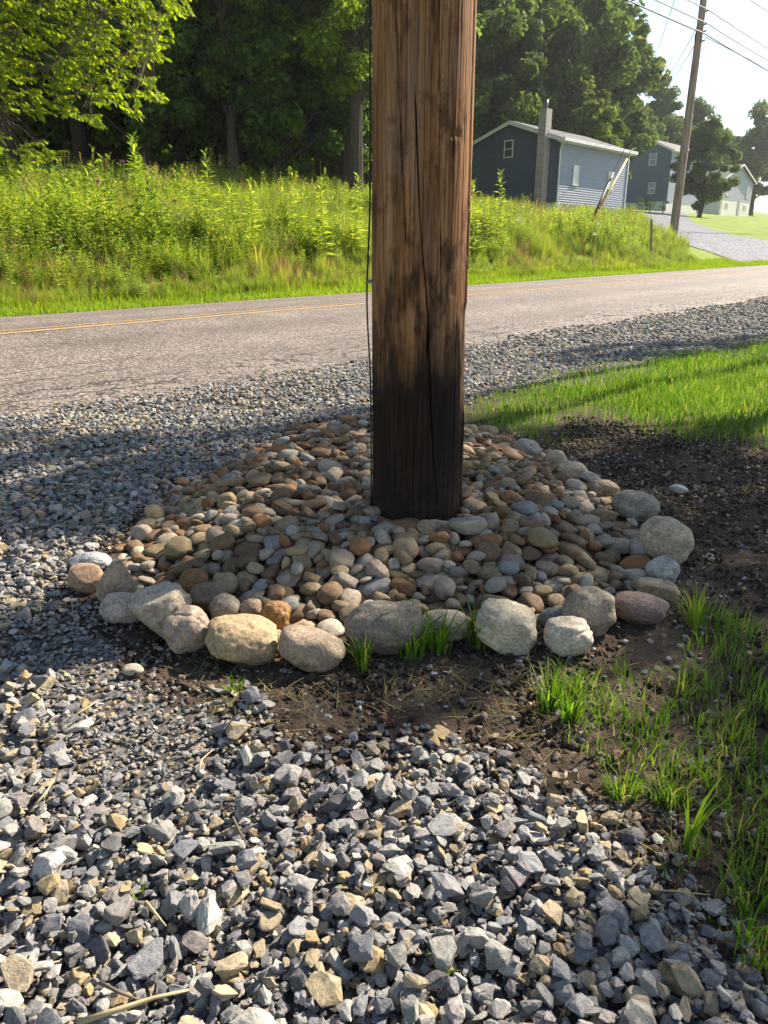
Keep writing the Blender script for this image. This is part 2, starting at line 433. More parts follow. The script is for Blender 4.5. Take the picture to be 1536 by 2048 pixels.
# ------------------------------------------------------------------ outlines on the ground
P = lambda L: [G(a, b) for a, b in L]
GRAVEL = P([(1580, 1985), (1400, 1790), (1270, 1690), (1140, 1610), (1020, 1540), (880, 1500), (760, 1500), (700, 1545), (600, 1535), (520, 1480), (490, 1400), (400, 1395),
            (330, 1370), (250, 1330), (200, 1250), (135, 1190), (150, 1120), (250, 1030), (330, 975), (480, 920), (560, 870), (640, 835), (745, 838), (930, 808), (1040, 772), (1250, 717), (1536, 685)])
GRAVEL += [xy(40, 2.4), xy(60, 5.45), xy(-25, 5.45), xy(-25, -6), (1.4, -.6)]
LAWN = P([(925, 805), (1040, 770), (1250, 715), (1536, 683)]) + [xy(40, 2.4), (30, 12), (9, 4.2)] + P([(1536, 890), (1400, 885), (1300, 862), (1190, 842), (1080, 864), (1000, 862), (930, 850)])
MOUND = P([(205, 1165), (235, 1095), (300, 1010), (420, 935), (530, 885), (600, 852), (740, 836), (930, 850), (1000, 868), (1075, 893), (1150, 925), (1215, 975), (1290, 1030), (1310, 1110), (1310, 1180), (1220, 1235), (1060, 1255), (900, 1268), (720, 1285), (560, 1292), (420, 1275), (290, 1235)])
def gravel_mask(x, y):
    n = fbm(np.asarray(x) * 3, np.asarray(y) * 3, 0, 3) * .11
    ins = inpoly(x, y, GRAVEL); d = polydist(x, y, GRAVEL)
    return np.where(ins, d, -d) + n
def lawn_mask(x, y):
    n = fbm(np.asarray(x) * 2.2, np.asarray(y) * 2.2, 4, 4) * .38
    ins = inpoly(x, y, LAWN); d = polydist(x, y, LAWN)
    return np.where(ins, d, -d) + n
def mound_h(x, y):
    ins = inpoly(x, y, MOUND); d = polydist(x, y, MOUND)
    return np.where(ins, 0.125 * sstep(0.0, .55, d), 0.0)

# ------------------------------------------------------------------ the setting
DRIVE_L = P([(1478, 526), (1420, 505), (1360, 486), (1318, 462), (1290, 445), (1270, 428), (1262, 424)])
DRIVE_R = P([(1640, 517), (1545, 486), (1470, 472), (1420, 458), (1385, 445), (1372, 432), (1366, 424)])
DRIVE = DRIVE_L + DRIVE_R[::-1]
def build_ground():
    rings = [0.35]
    while rings[-1] < 6.5: rings.append(rings[-1] * 1.0085)
    while rings[-1] < 235: rings.append(rings[-1] * 1.035)
    r = np.array(rings)
    a1 = np.linspace(-.66, .72, 420)
    a2 = np.linspace(.72, 2 * math.pi - .66, 70)[1:-1]
    a = np.concatenate([a1, a2])
    R, A = np.meshgrid(r, a, indexing='ij')
    X, Y = R * np.sin(A), R * np.cos(A)
    Z = H(X, Y)
    u, v = uv(X, Y)
    near = 1 - sstep(5, 8, R)
    gm = gravel_mask(X, Y); lm = lawn_mask(X, Y)
    soil = near * (gm < 0) * (1 - sstep(0, .2, lm)) * (v < 5)
    Z = Z + near * .012 * fbm(X * 1.8, Y * 1.8, 0, 3) + soil * (.012 * fbm(X * 14, Y * 14, 2, 4) + .008 * np.maximum(fbm(X * 40, Y * 40, 5, 3), 0))
    Z = Z - .02 * (v > 5.0) * (v < 12.6) - .015 * near * (gm > 0.03)
    turf = np.maximum(sstep(12.2, 12.6, v), .75 * sstep(.0, .7, lm))
    n0, n1 = R.shape
    idx = np.arange(n0 * n1).reshape(n0, n1)
    q = np.stack([idx[:-1, :], idx[1:, :], np.roll(idx, -1, 1)[1:, :], np.roll(idx, -1, 1)[:-1, :]], -1).reshape(-1, 4)[:, ::-1]
    V = np.stack([X, Y, Z], -1).reshape(-1, 3)
    c = len(V); V = np.vstack([V, [[0, 0, 0]]])
    tri = np.stack([np.full(n1, c), idx[0], np.roll(idx[0], -1)], -1)[:, ::-1]
    me = meshf('ground', V, [q, tri])
    at_ = me.attributes.new('turf', 'FLOAT', 'POINT'); at_.data.foreach_set('value', np.append(turf.ravel(), 0).astype(np.float32))
    return tag(obj('ground', me, M['ground'], None, True), kind='structure')
build_ground()

def strip(us, v0f, v1f, nv, zo):
    us = np.asarray(us); f = np.linspace(0, 1, nv)
    U = us[:, None] + 0 * f[None]; Vv = v0f(us)[:, None] * (1 - f) + v1f(us)[:, None] * f
    X, Y = xy(U, Vv); Z = H(X, Y) + zo
    n0, n1 = X.shape; idx = np.arange(n0 * n1).reshape(n0, n1)
    q = np.stack([idx[:-1, :-1], idx[1:, :-1], idx[1:, 1:], idx[:-1, 1:]], -1).reshape(-1, 4)
    return np.stack([X, Y, Z], -1).reshape(-1, 3), q
uu = np.concatenate([np.arange(-60, 0, .5), np.arange(0, 30, .06), np.arange(30, 200, .5)])
V_, q_ = strip(uu, lambda s: 5.12 + .16 * fbm(s * .7, s * 0, 1, 4), lambda s: 12.4 + .05 * fbm(s * .9, s * 0 + 5, 1, 3), 40, .004)
road = tag(obj('road', meshf('road', V_, [q_]), M['road'], None, True), kind='structure')
uu2 = np.arange(-60, 200, .5)
for dv in (-.125, .125):
    V_, q_ = strip(uu2, lambda s: s * 0 + 9.4 + dv - .05, lambda s: s * 0 + 9.4 + dv + .05, 3, .009)
    obj('centre_line', meshf('centre_line', V_, [q_]), M['paint'], road)

def build_bed():
    g = np.arange(0, 1.0001, 1 / 300)
    xs = np.arange(-5.5, 3.2, .03); ys = np.arange(-.4, 8.5, .03)
    X, Y = np.meshgrid(xs, ys, indexing='ij')
    m = (gravel_mask(X, Y) > -.01) & (uv(X, Y)[1] < 5.3)
    Z = H(X, Y) + .004 + .012 * fbm(X * 1.8, Y * 1.8, 0, 3) + .010 * fbm(X * 6, Y * 6, 8, 3) - .008
    idx = np.arange(X.size).reshape(X.shape)
    cell = m[:-1, :-1] & m[1:, :-1] & m[1:, 1:] & m[:-1, 1:]
    q = np.stack([idx[:-1, :-1], idx[1:, :-1], idx[1:, 1:], idx[:-1, 1:]], -1)[cell]
    return tag(obj('gravel_shoulder', meshf('gravel_shoulder', np.stack([X, Y, Z], -1).reshape(-1, 3), [q]), M['bed'], None, True), kind='structure')
bed = build_bed()
# far gravel sheet along the road where stones become too small
us_ = np.arange(5.5, 60, .4)
V_, q_ = strip(us_, lambda s: 3.0 - .04 * (s - 6), lambda s: s * 0 + 5.2, 8, .002)
far_bed = tag(obj('gravel_verge', meshf('gravel_verge', V_, [q_]), M['bed'], None, True), kind='structure')

def build_drive():
    n = 40
    def res(L):
        L = np.array(L); d = np.concatenate([[0], np.cumsum(np.hypot(*np.diff(L, axis=0).T))]); s = np.linspace(0, d[-1], n)
        return np.stack([np.interp(s, d, L[:, 0]), np.interp(s, d, L[:, 1])], -1)
    A, B = res(DRIVE_L), res(DRIVE_R); f = np.linspace(0, 1, 14)[None, :, None]
    Q = A[:, None] * (1 - f) + B[:, None] * f
    Z = H(Q[..., 0], Q[..., 1]) + .03
    idx = np.arange(n * 14).reshape(n, 14)
    q = np.stack([idx[:-1, :-1], idx[:-1, 1:], idx[1:, 1:], idx[1:, :-1]], -1).reshape(-1, 4)
    return tag(obj('driveway', meshf('driveway', np.dstack([Q, Z]).reshape(-1, 3), [q]), M['drive'], None, True), kind='structure')
build_drive()

# ------------------------------------------------------------------ scattering (geometry-node instances, only for what nobody could count)
HID = bpy.data.collections.new('prototypes')          # never linked to the scene
def protos(name, meshes):
    c = bpy.data.collections.new(name)
    for i, me in enumerate(meshes):
        c.objects.link(bpy.data.objects.new('%s_%03d' % (name, i), me))
    return c
def scatter(name, coll, pts, rot, scl, pid, tint=None, parent=None):
    me = bpy.data.meshes.new(name); n = len(pts)
    me.vertices.add(n); me.vertices.foreach_set('co', np.ascontiguousarray(pts, np.float32).ravel())
    def att(nm, ty, key, d): a = me.attributes.new(nm, ty, 'POINT'); a.data.foreach_set(key, np.ascontiguousarray(d).ravel())
    att('rot', 'FLOAT_VECTOR', 'vector', rot.astype(np.float32)); att('scl', 'FLOAT_VECTOR', 'vector', scl.astype(np.float32)); att('pid', 'INT', 'value', pid.astype(np.int32))
    if tint is not None: att('tint', 'FLOAT_VECTOR', 'vector', tint.astype(np.float32))
    o = link(bpy.data.objects.new(name, me), parent)
    ng = bpy.data.node_groups.new('scatter_' + name, 'GeometryNodeTree')
    ng.interface.new_socket('Geometry', in_out='INPUT', socket_type='NodeSocketGeometry')
    ng.interface.new_socket('Geometry', in_out='OUTPUT', socket_type='NodeSocketGeometry')
    N = ng.nodes.new; L = ng.links.new
    gi, go = N('NodeGroupInput'), N('NodeGroupOutput')
    ci = N('GeometryNodeCollectionInfo'); ci.inputs['Collection'].default_value = coll; ci.inputs['Separate Children'].default_value = True; ci.inputs['Reset Children'].default_value = True
    ip = N('GeometryNodeInstanceOnPoints'); ip.inputs['Pick Instance'].default_value = True
    def na(nm, ty):
        a = N('GeometryNodeInputNamedAttribute'); a.data_type = ty; a.inputs['Name'].default_value = nm
        return [s for s in a.outputs if s.enabled and s.name == 'Attribute'][0]
    er = N('FunctionNodeEulerToRotation'); L(na('rot', 'FLOAT_VECTOR'), er.inputs[0])
    L(gi.outputs[0], ip.inputs['Points']); L(ci.outputs[0], ip.inputs['Instance']); L(na('pid', 'INT'), ip.inputs['Instance Index'])
    L(er.outputs[0], ip.inputs['Rotation']); L(na('scl', 'FLOAT_VECTOR'), ip.inputs['Scale']); L(ip.outputs[0], go.inputs[0])
    md = o.modifiers.new('scatter', 'NODES'); md.node_group = ng
    return o

# ------------------------------------------------------------------ the utility pole by the road edge
POLE_X, POLE_Y = G(836, 1052, .10)
POLE_Y += .172
POLE_R = .173
def build_pole():
    root = empty('utility_pole', (POLE_X, POLE_Y, 0), 0)
    tag(root, 'thick brown wooden utility pole with tar-black base standing in the stone mound', 'utility pole')
    th = np.concatenate([np.linspace(-1.75, 1.75, 420), np.linspace(1.75, 2 * math.pi - 1.75, 60)[1:-1]])   # 0 faces the camera (-Y)
    zz = np.concatenate([np.arange(-.15, 2.2, .008), np.arange(2.2, 10.4, .12)])
    Z, T = np.meshgrid(zz, th, indexing='ij')
    R = POLE_R - .0028 * (Z - .3) + .004 * fbm(T * .9, Z * .6, 3, 2)
    cx, cy = np.sin(T), -np.cos(T)
    nx, ny = cx * POLE_R, cy * POLE_R
    R = R + .0020 * fbm(nx * 55, ny * 55, Z * 1.3, 4) + .0010 * fbm(nx * 170, ny * 170, Z * 3, 3)
    crack = np.zeros_like(R)
    def carve(pts, w, depth, zj=.0):
        nonlocal R, crack
        pz = [p[0] for p in pts]; pt = [math.radians(p[1]) for p in pts]
        c = np.interp(Z, pz, pt) + .010 * fbm(Z * 5, Z * 0 + pts[0][1], 2, 3)
        g = sstep(pz[0], pz[0] + .08, Z) * (1 - sstep(pz[-1] - .08, pz[-1], Z)) * (.65 + .45 * vnoise(Z * 7, Z * 0 + pts[0][1]))
        d = np.abs((T - c) * POLE_R) / (w * np.maximum(g, .25))
        k = np.exp(-d ** 4) * (g > .05)
        R = R - depth * k * np.minimum(g * 1.5, 1); crack = np.maximum(crack, k * np.minimum(g * 1.6, 1))
    carve([(1.10, -19), (1.3, -22), (1.6, -29), (1.8, -33), (2.6, -38)], .0032, .022)
    carve([(.16, 26), (.40, 17), (.70, 11), (.90, 8), (1.2, -3), (1.5, -9), (1.62, -11)], .0026, .02)
    carve([(.72, 7), (.80, 7.5), (.90, 8)], .0050, .03)
    carve([(1.55, 16), (1.8, 14), (2.7, 11)], .0024, .014)
    carve([(1.0, -48), (1.4, -52), (1.9, -56)], .0022, .01)
    carve([(1.2, 38), (1.5, 34), (1.7, 31)], .0018, .008)
    carve([(.9, 24), (1.1, 22), (1.22, 21)], .0024, .01)
    carve([(.25, -30), (.5, -33), (.8, -36)], .0018, .008)
    carve([(.3, 50), (.7, 47), (1.0, 49)], .0022, .01)
    carve([(.2, -8), (.45, -7), (.62, -9)], .0015, .007)
    for a in np.linspace(-62, 62, 15): carve([(.9 + .5 * random.random(), a + random.uniform(-3, 3)), (1.7 + .5 * random.random(), a + random.uniform(-3, 3))], .0011, .004)
    # splintered slabs on the right flank: a ridged outer layer with ragged lower edges
    rag = .42 + .13 * fbm(Z * 3.2, T * 2, 6, 4)
    fl = sstep(-.03, .03, (T - 1.0 - rag * .55)) * (1 - sstep(1.7, 1.75, T))
    R = R + fl * (.007 * (fbm(Z * 6, T * 9, 7, 4) > -.05) - .002)
    chip = sstep(.0, .06, T - (1.02 + .16 * fbm(Z * 9, T * 0 + 2, 3, 3))) * sstep(.50, .60, Z) * (1 - sstep(.90, .94, Z)) * (1 - sstep(1.75, 1.9, T))
    R = R - .011 * chip * (.6 + .6 * fbm(Z * 20, T * 12, 1, 3))
    for (kz, kt, ks) in ((1.47, 38, .012), (1.05, 30, .02), (.98, 36, .02)):      # shallow axe gouges
        dz = (Z - kz) / ks; dt = (T - math.radians(kt)) / .16
        R = R - .006 * np.exp(-dz * dz - dt ** 4)
    V = np.stack([R * cx, R * cy, Z], -1); n0, n1 = R.shape
    idx = np.arange(n0 * n1).reshape(n0, n1); nx_ = np.roll(idx, -1, 1)
    q = np.stack([idx[:-1], nx_[:-1], nx_[1:], idx[1:]], -1).reshape(-1, 4)
    V = np.vstack([V.reshape(-1, 3), [[0, 0, zz[-1] + .02]]])
    tri = np.stack([idx[-1], nx_[-1], np.full(n1, len(V) - 1)], -1)
    me = meshf('shaft', V, [q, tri])
    for nm, d in (('crack', crack), ('chip', chip)):
        a = me.attributes.new(nm, 'FLOAT', 'POINT'); a.data.foreach_set('value', np.append(d.ravel(), 0).astype(np.float32))
    obj('shaft', me, M['pole'], root, True)
    gw = MB()
    pts = []
    for z in np.linspace(3.2, .15, 60):
        bow = .014 * math.exp(-((z - .95) / .22) ** 2) + .002
        pts.append((-(POLE_R - .0028 * (z - .3) + .004 + bow) * .998, -.03 + .01 * math.sin(z * 3), z))
    gw.tube(pts, .0034, 6).build('ground_wire', M['wire'], root, True)
    st = MB(); st.box(-.19, -.165, -.045, -.015, 1.0, 1.012); st.build('staple', M['steel'], root)
build_pole()

# ------------------------------------------------------------------ boulders ringing the mound
def ico(sub):
    bm = bmesh.new(); bmesh.ops.create_icosphere(bm, subdivisions=sub, radius=1.0)
    V = np.array([v.co[:] for v in bm.verts]); F = np.array([[v.index for v in f.verts] for f in bm.faces]); bm.free(); return V, F
ICO5, ICO4, ICO3 = ico(5), ico(4), ico(3)
def rock(base, seed, rough=.10, planes=0, sq=2.3, lo=.15, freq=1.3, crack=0):
    V, F = base; V = V.copy(); rs = np.random.default_rng(seed)
    s = rs.uniform(-50, 50, 3)
    p = (np.abs(V) ** sq).sum(1) ** (-1 / sq); V = V * p[:, None]
    r = 1 + lo * fbm(V[:, 0] * freq + s[0], V[:, 1] * freq + s[1], V[:, 2] * freq + s[2], 2) + rough * fbm(V[:, 0] * 4 + s[1], V[:, 1] * 4 + s[2], V[:, 2] * 4 + s[0], 4)
    V = V * r[:, None]
    for k in range(planes):
        n = rs.normal(size=3); n /= np.linalg.norm(n); d = rs.uniform(.62, .88)
        t = np.maximum(V @ n - d, 0); V = V - (t * .88)[:, None] * n
    for k in range(crack):
        n = rs.normal(size=3); n /= np.linalg.norm(n)
        dd = np.abs(V @ n - .15 + .12 * fbm(V[:, 0] * 2.5 + s[2], V[:, 1] * 2.5, V[:, 2] * 2.5, 3))
        V = V * (1 - .09 * np.exp(-(dd / .05) ** 2) * (V[:, 2] > -.2))[:, None]
    V -= (V.max(0) + V.min(0)) / 2
    V /= (V.max(0) - V.min(0))[None] / 2
    return V, F
BOULD = []      # (cx, cy, w, h, roll deg, tint, kind, label, landmark words)
def B(*a): BOULD.append(a)
G_, T_ = 'grey', 'tan'
B(172, 1156, 74, 62, 8, (.29, .205, .15), 'rough', 'rough rusty pink boulder at the far left corner of the stone ring', 'rusty pink corner boulder')
B(234, 1166, 72, 92, 0, (.36, .29, .23), 'slab', 'upright tan layered boulder beside the rusty pink one', 'upright layered boulder')
B(182, 1122, 84, 40, 0, (.30, .34, .38), 'rough', 'pale blue-grey flaky rock behind the rusty pink corner boulder', 'blue-grey flaky rock')
B(248, 1216, 92, 62, 10, (.36, .32, .30), 'rough', 'pinkish grey pointed boulder low at the left front of the ring', 'pinkish pointed boulder')
B(318, 1222, 124, 112, 14, (.37, .34, .29), 'craggy', 'large craggy pale boulder with a ridged face at the left front', 'craggy pale boulder')
B(378, 1261, 98, 92, -14, (.31, .26, .23), 'crack', 'round pinkish brown boulder with a curved crack, left of the ochre boulder', 'cracked pinkish boulder')
B(485, 1278, 146, 98, 10, (.33, .265, .175), 'rough', 'ochre yellow oblong boulder in the front of the ring', 'ochre boulder')
B(623, 1299, 136, 88, 16, (.28, .235, .19), 'smooth', 'smooth grey-brown boulder right of the ochre one', 'smooth grey-brown boulder')
B(770, 1257, 164, 108, -8, (.20, .18, .165), 'smooth', 'big dark grey boulder in the middle of the front', 'big dark grey boulder')
B(892, 1248, 108, 62, 6, (.33, .31, .26), 'smooth', 'low greyish tan boulder behind the grass tuft', 'low greyish boulder')
B(1012, 1250, 126, 98, 16, (.44, .42, .34), 'rough', 'cream speckled round boulder right of the grass tuft', 'cream speckled boulder')
B(1137, 1272, 98, 80, 6, (.48, .45, .40), 'crack', 'pale cream boulder with a folded crack, frontmost on the right', 'pale cracked boulder')
B(1180, 1222, 104, 104, 24, (.25, .22, .185), 'smooth', 'tall grey-brown boulder leaning behind the pale cracked one', 'tall grey-brown boulder')
B(1106, 1236, 66, 42, -16, (.17, .185, .20), 'smooth', 'small dark bluish stone wedged between the cream and pale boulders', 'dark bluish stone')
B(1277, 1217, 116, 70, 6, (.19, .14, .135), 'smooth', 'dark purplish brown oblong boulder at the right front corner', 'purplish oblong boulder')
B(1313, 1180, 84, 44, 6, (.37, .29, .20), 'slab', 'flat tan block of rock behind the purplish boulder', 'flat tan block')
B(1326, 1143, 66, 62, 16, (.33, .37, .37), 'rough', 'blue-green grey boulder with a pale band at the right rim', 'blue-green boulder')
B(1330, 1084, 108, 100, 22, (.37, .33, .26), 'smooth', 'large round tan-grey boulder at the right rim', 'large tan-grey boulder')
B(1285, 1098, 54, 52, 0, (.30, .29, .30), 'rough', 'grey veined stone sitting in front of the large tan-grey boulder', 'grey veined stone')
B(1272, 1012, 96, 62, 14, (.28, .27, .24), 'smooth', 'flat grey boulder behind the large tan-grey one', 'flat grey boulder')
B(1205, 978, 66, 38, 4, (.26, .21, .155), 'rough', 'mottled brown boulder on the right rear rim', 'mottled brown boulder')
B(1143, 944, 66, 44, 4, (.41, .36, .28), 'crack', 'pale tan boulder on the right rear rim with a dimpled top', 'pale tan rear boulder')
B(1110, 921, 46, 44, -20, (.36, .32, .26), 'smooth', 'round tan stone on the rear rim left of the dimpled one', 'round tan rear stone')
B(1178, 955, 52, 26, 14, (.36, .36, .33), 'smooth', 'thin pale stone half hidden behind the dimpled tan boulder', 'thin pale stone')
B(1055, 898, 62, 42, 10, (.36, .34, .30), 'smooth', 'pale grey boulder at the back of the ring against the lawn', 'pale grey back boulder')
B(1004, 886, 42, 32, 0, (.34, .33, .30), 'smooth', 'small grey stone at the back between two pale ones', 'small grey back stone')
B(968, 880, 48, 30, 0, (.38, .36, .31), 'smooth', 'pale flat stone just right of the pole at the back', 'pale flat back stone')
B(939, 863, 36, 30, 0, (.40, .33, .23), 'smooth', 'tan round stone touching the lawn just right of the pole', 'tan back stone')
B(551, 1231, 62, 60, 0, (.26, .155, .07), 'rough', 'orange-brown rounded stone resting above the ochre boulder', 'orange-brown stone')
B(418, 1194, 76, 56, 12, (.20, .155, .115), 'smooth', 'large dark brown cobble inside the ring behind the craggy boulder', 'dark brown cobble')
B(449, 1216, 62, 58, 20, (.27, .25, .22), 'smooth', 'grey wedge shaped cobble between the dark brown cobble and orange stone', 'grey wedge cobble')
B(500, 1218, 50, 42, -14, (.25, .20, .16), 'smooth', 'brown rounded cobble left of the orange-brown stone', 'brown cobble')
LAND = [(POLE_X, POLE_Y, 'pole', 'pole')]
# heightfield used to drop the stones onto each other
HX0, HY0, HRES = -1.9, 1.5, .008
HNX, HNY = int(3.8 / HRES), int(3.6 / HRES)
HXc = HX0 + (np.arange(HNX) + .5) * HRES; HYc = HY0 + (np.arange(HNY) + .5) * HRES
HGX, HGY = np.meshgrid(HXc, HYc, indexing='ij')
TARGET = H(HGX, HGY) + mound_h(HGX, HGY)
HF = TARGET - .055 * inpoly(HGX, HGY, MOUND)
OWN = np.full(HF.shape, -1, int)
def ellip_cells(x, y, a, b, yaw):
    r = max(a, b) + HRES
    i0, i1 = int((x - r - HX0) / HRES), int((x + r - HX0) / HRES) + 1
    j0, j1 = int((y - r - HY0) / HRES), int((y + r - HY0) / HRES) + 1
    i0, j0 = max(i0, 0), max(j0, 0); i1, j1 = min(i1, HNX), min(j1, HNY)
    gx = HGX[i0:i1, j0:j1] - x; gy = HGY[i0:i1, j0:j1] - y
    c, s = math.cos(yaw), math.sin(yaw)
    return (slice(i0, i1), slice(j0, j1)), 1 - ((gx * c + gy * s) / a) ** 2 - ((-gx * s + gy * c) / b) ** 2, gx, gy
def build_boulders():
    for k, (cx, cy, w, h, roll, tint, kind, label, words) in enumerate(BOULD):
        r = ray(cx, cy)
        inside = kind == 'smooth' and cy < 1235 and 400 < cx < 600 or words in ('orange-brown stone', 'grey veined stone')
        zg = 0.0
        for it in range(4):
            zc = .07 + zg if it == 0 else zg + c * .78
            t = (zc - CAMH) / r[2]
            gx, gy = r[0] * t, r[1] * t
            zg = Hs(gx, gy) + (float(mound_h(np.array([gx]), np.array([gy]))[0]) * .8 if inside else 0)
            depth = t
            a = w / 2 * depth / FPX; b = a * (.92 if w < h * 1.5 else .72)
            hv = h / 2 * depth / FPX; el = math.atan2(-r[2], math.hypot(r[0], r[1]))
            c = math.sqrt(max(hv ** 2 - (b * math.sin(el)) ** 2, (.45 * hv) ** 2)) / math.cos(el)
        pr = dict(rough=dict(rough=.09, planes=1, sq=2.3, lo=.2), slab=dict(rough=.09, planes=4, sq=3.6, lo=.15), craggy=dict(rough=.17, planes=4, sq=2.5, lo=.25),
                  crack=dict(rough=.06, planes=1, sq=2.3, lo=.15, crack=1), smooth=dict(rough=.03, planes=0, sq=2.15, lo=.2))[kind]
        V, F = rock(ICO5 if w > 60 else ICO4, 100 + k, **pr)
        V = V * np.array([a, b, c])
        ro = math.radians(roll); cr, sr = math.cos(ro), math.sin(ro)        # tilt in the picture plane (about Y)
        V = np.stack([V[:, 0] * cr + V[:, 2] * sr, V[:, 1], -V[:, 0] * sr + V[:, 2] * cr], -1)
        me = meshf('boulder', V, [F])
        o = obj('boulder' if w > 70 else 'cobble', me, M['boulder'], None, True)
        o.location = (gx, gy, zc); o['tint'] = [tint[0] * 1.08, tint[1], tint[2] * .9]
        tag(o, label, 'boulder' if w > 70 else 'stone', 'stones ringing the mound')
        LAND.append((gx, gy, words, 'b'))
        s, q, _, _ = ellip_cells(gx, gy, a, b, 0)
        mk = q > 0
        HF[s][mk] = np.maximum(HF[s][mk], zc + c * np.sqrt(q[mk]) * .95); OWN[s][mk] = -2
build_boulders()

# ------------------------------------------------------------------ river stones heaped round the pole
RIV = [rock(ICO3, 500 + k, rough=.035, planes=int(k % 3), sq=[2.1, 2.5, 3.0][k % 3], lo=.26) for k in range(20)]
RIV_ME = []
for V, F in RIV:
    me = meshf('river_stone', V, [F]); me.materials.append(M['river']); me.polygons.foreach_set('use_smooth', np.ones(len(F), bool)); RIV_ME.append(me)
RCOL = [('warm grey', (.285, .24, .18), .18), ('tan', (.33, .24, .14), .21), ('rust brown', (.23, .112, .048), .15), ('brown', (.18, .112, .062), .26), ('pale grey', (.38, .335, .265), .09), ('bluish grey', (.23, .235, .225), .03), ('olive brown', (.22, .168, .092), .08)]
ORD = ['nearest', 'second nearest', 'third nearest', 'fourth nearest', 'fifth nearest', 'sixth nearest', 'seventh nearest', 'eighth nearest', 'ninth nearest', 'tenth nearest', 'eleventh nearest', 'twelfth nearest']
def build_river():
    rs = np.random.default_rng(5)
    mnx, mxx = min(p[0] for p in MOUND), max(p[0] for p in MOUND); mny, mxy = min(p[1] for p in MOUND), max(p[1] for p in MOUND)
    st = []
    Nst = 2900
    for k in range(Nst):
        big = k < 1950
        a = rs.lognormal(math.log(.0365), .24) if big else rs.lognormal(math.log(.028), .2)
        a = min(max(a, .015), .064); b = a * rs.uniform(.55, .92); c = a * rs.uniform(.30, .62)
        best = None
        for tr in range(11):
            x, y = rs.uniform(mnx, mxx), rs.uniform(mny, mxy)
            if not inpoly(np.array([x]), np.array([y]), MOUND)[0]: continue
            if math.hypot(x - POLE_X, y - POLE_Y) < POLE_R + b * .8: continue
            yaw = rs.uniform(0, math.pi)
            s, q, gx, gy = ellip_cells(x, y, a, b, yaw); mk = q > 0
            if mk.sum() < 3: continue
            hh = HF[s][mk] + c * np.sqrt(q[mk])
            hq = np.sort(hh); z = hq[int(.8 * (len(hq) - 1))] - c * .12
            over = z - TARGET[int((x - HX0) / HRES), int((y - HY0) / HRES)]
            if best is None or over < best[0]: best = (over, x, y, z, yaw, s, mk, q, gx, gy)
        if best is None or best[0] > .05: continue
        over, x, y, z, yaw, s, mk, q, gx, gy = best
        hv = HF[s][mk]; X_, Y_ = gx[mk], gy[mk]
        vx = (X_ * X_).mean() + 1e-6; vy = (Y_ * Y_).mean() + 1e-6
        sx = np.clip((X_ * (hv - hv.mean())).mean() / vx, -.5, .5); sy = np.clip((Y_ * (hv - hv.mean())).mean() / vy, -.5, .5)
        ci = len(st)
        OWN[s][mk] = np.where(z + c * np.sqrt(q[mk]) > HF[s][mk], ci, OWN[s][mk])
        HF[s][mk] = np.maximum(HF[s][mk], z + c * np.sqrt(q[mk]))
        u = rs.random(); acc = 0
        # rusty stones are commoner towards the back and beside the pole
        wts = np.array([w for _, _, w in RCOL]); far = (y - mny) / (mxy - mny)
        wts[2] *= .55 + 1.5 * far; wts[3] *= .9 + .4 * far; wts[4] *= 1.35 - .6 * far
        kc = rs.choice(len(RCOL), p=wts / wts.sum())
        tint = np.array(RCOL[kc][1]) * rs.uniform(.68, 1.12) * (1 + rs.normal(0, .012, 3))
        n = Vector((-sx * .8, -sy * .8, 1)).normalized()
        R = n.to_track_quat('Z', 'Y').to_matrix() @ Matrix.Rotation(yaw - (0 if True else 0), 3, 'Z')
        # keep yaw about the tilted normal in world terms
        R = Vector((0, 0, 1)).rotation_difference(n).to_matrix() @ Matrix.Rotation(yaw, 3, 'Z')
        if rs.random() < .16: R = Matrix.Rotation(rs.uniform(-.7, .7), 3, 'X') @ Matrix.Rotation(rs.uniform(-.6, .6), 3, 'Y') @ R
        st.append(dict(x=x, y=y, z=z, a=a, b=b, c=c, R=R, kc=kc, tint=tint, pid=int(rs.integers(len(RIV_ME)))))
    cnt = np.bincount(OWN[OWN >= 0], minlength=len(st))
    px, py, d = project(np.array([s['x'] for s in st]), np.array([s['y'] for s in st]), np.array([s['z'] for s in st]))
    hidden = (np.abs(px - 836) < 92) & (np.array([s['y'] for s in st]) > POLE_Y)
    score = cnt / d ** 2.6 * ~hidden
    # words: nearest landmark, colour, rank by distance among all of that colour at that landmark
    bins = {}
    for i, s in enumerate(st):
        dl = [math.hypot(s['x'] - l[0], s['y'] - l[1]) - (.17 if l[3] == 'pole' else .05) for l in LAND]
        j = int(np.argmin(dl)); s['j'] = j; s['dl'] = dl[j]
        side = ''
        if l_is_pole(j):
            dx, dy = s['x'] - POLE_X, s['y'] - POLE_Y
            side = ('front' if dy < -abs(dx) * .6 else 'back' if dy > abs(dx) * 1.2 else 'left' if dx < 0 else 'right')
        s['side'] = side
        if score[i] > 0: bins.setdefault((j, s['kc'], side), []).append(i)
    top = np.argsort(-score)[:300]; keep = set(int(i) for i in top)
    for (j, kc, side), L in bins.items():
        L.sort(key=lambda i: st[i]['dl'])
        for r_, i in enumerate(L):
            w = ORD[r_] if r_ < len(ORD) else '%dth nearest' % (r_ + 1)
            where = LAND[j][2]
            place = {'': '', 'front': 'on its camera side', 'back': 'on its road side', 'left': 'on its left', 'right': 'on its right'}[side]
            st[i]['label'] = '%s river stone, %s of its colour to the %s %s' % (RCOL[kc][0], w, where, place)
            st[i]['label'] = st[i]['label'].strip()
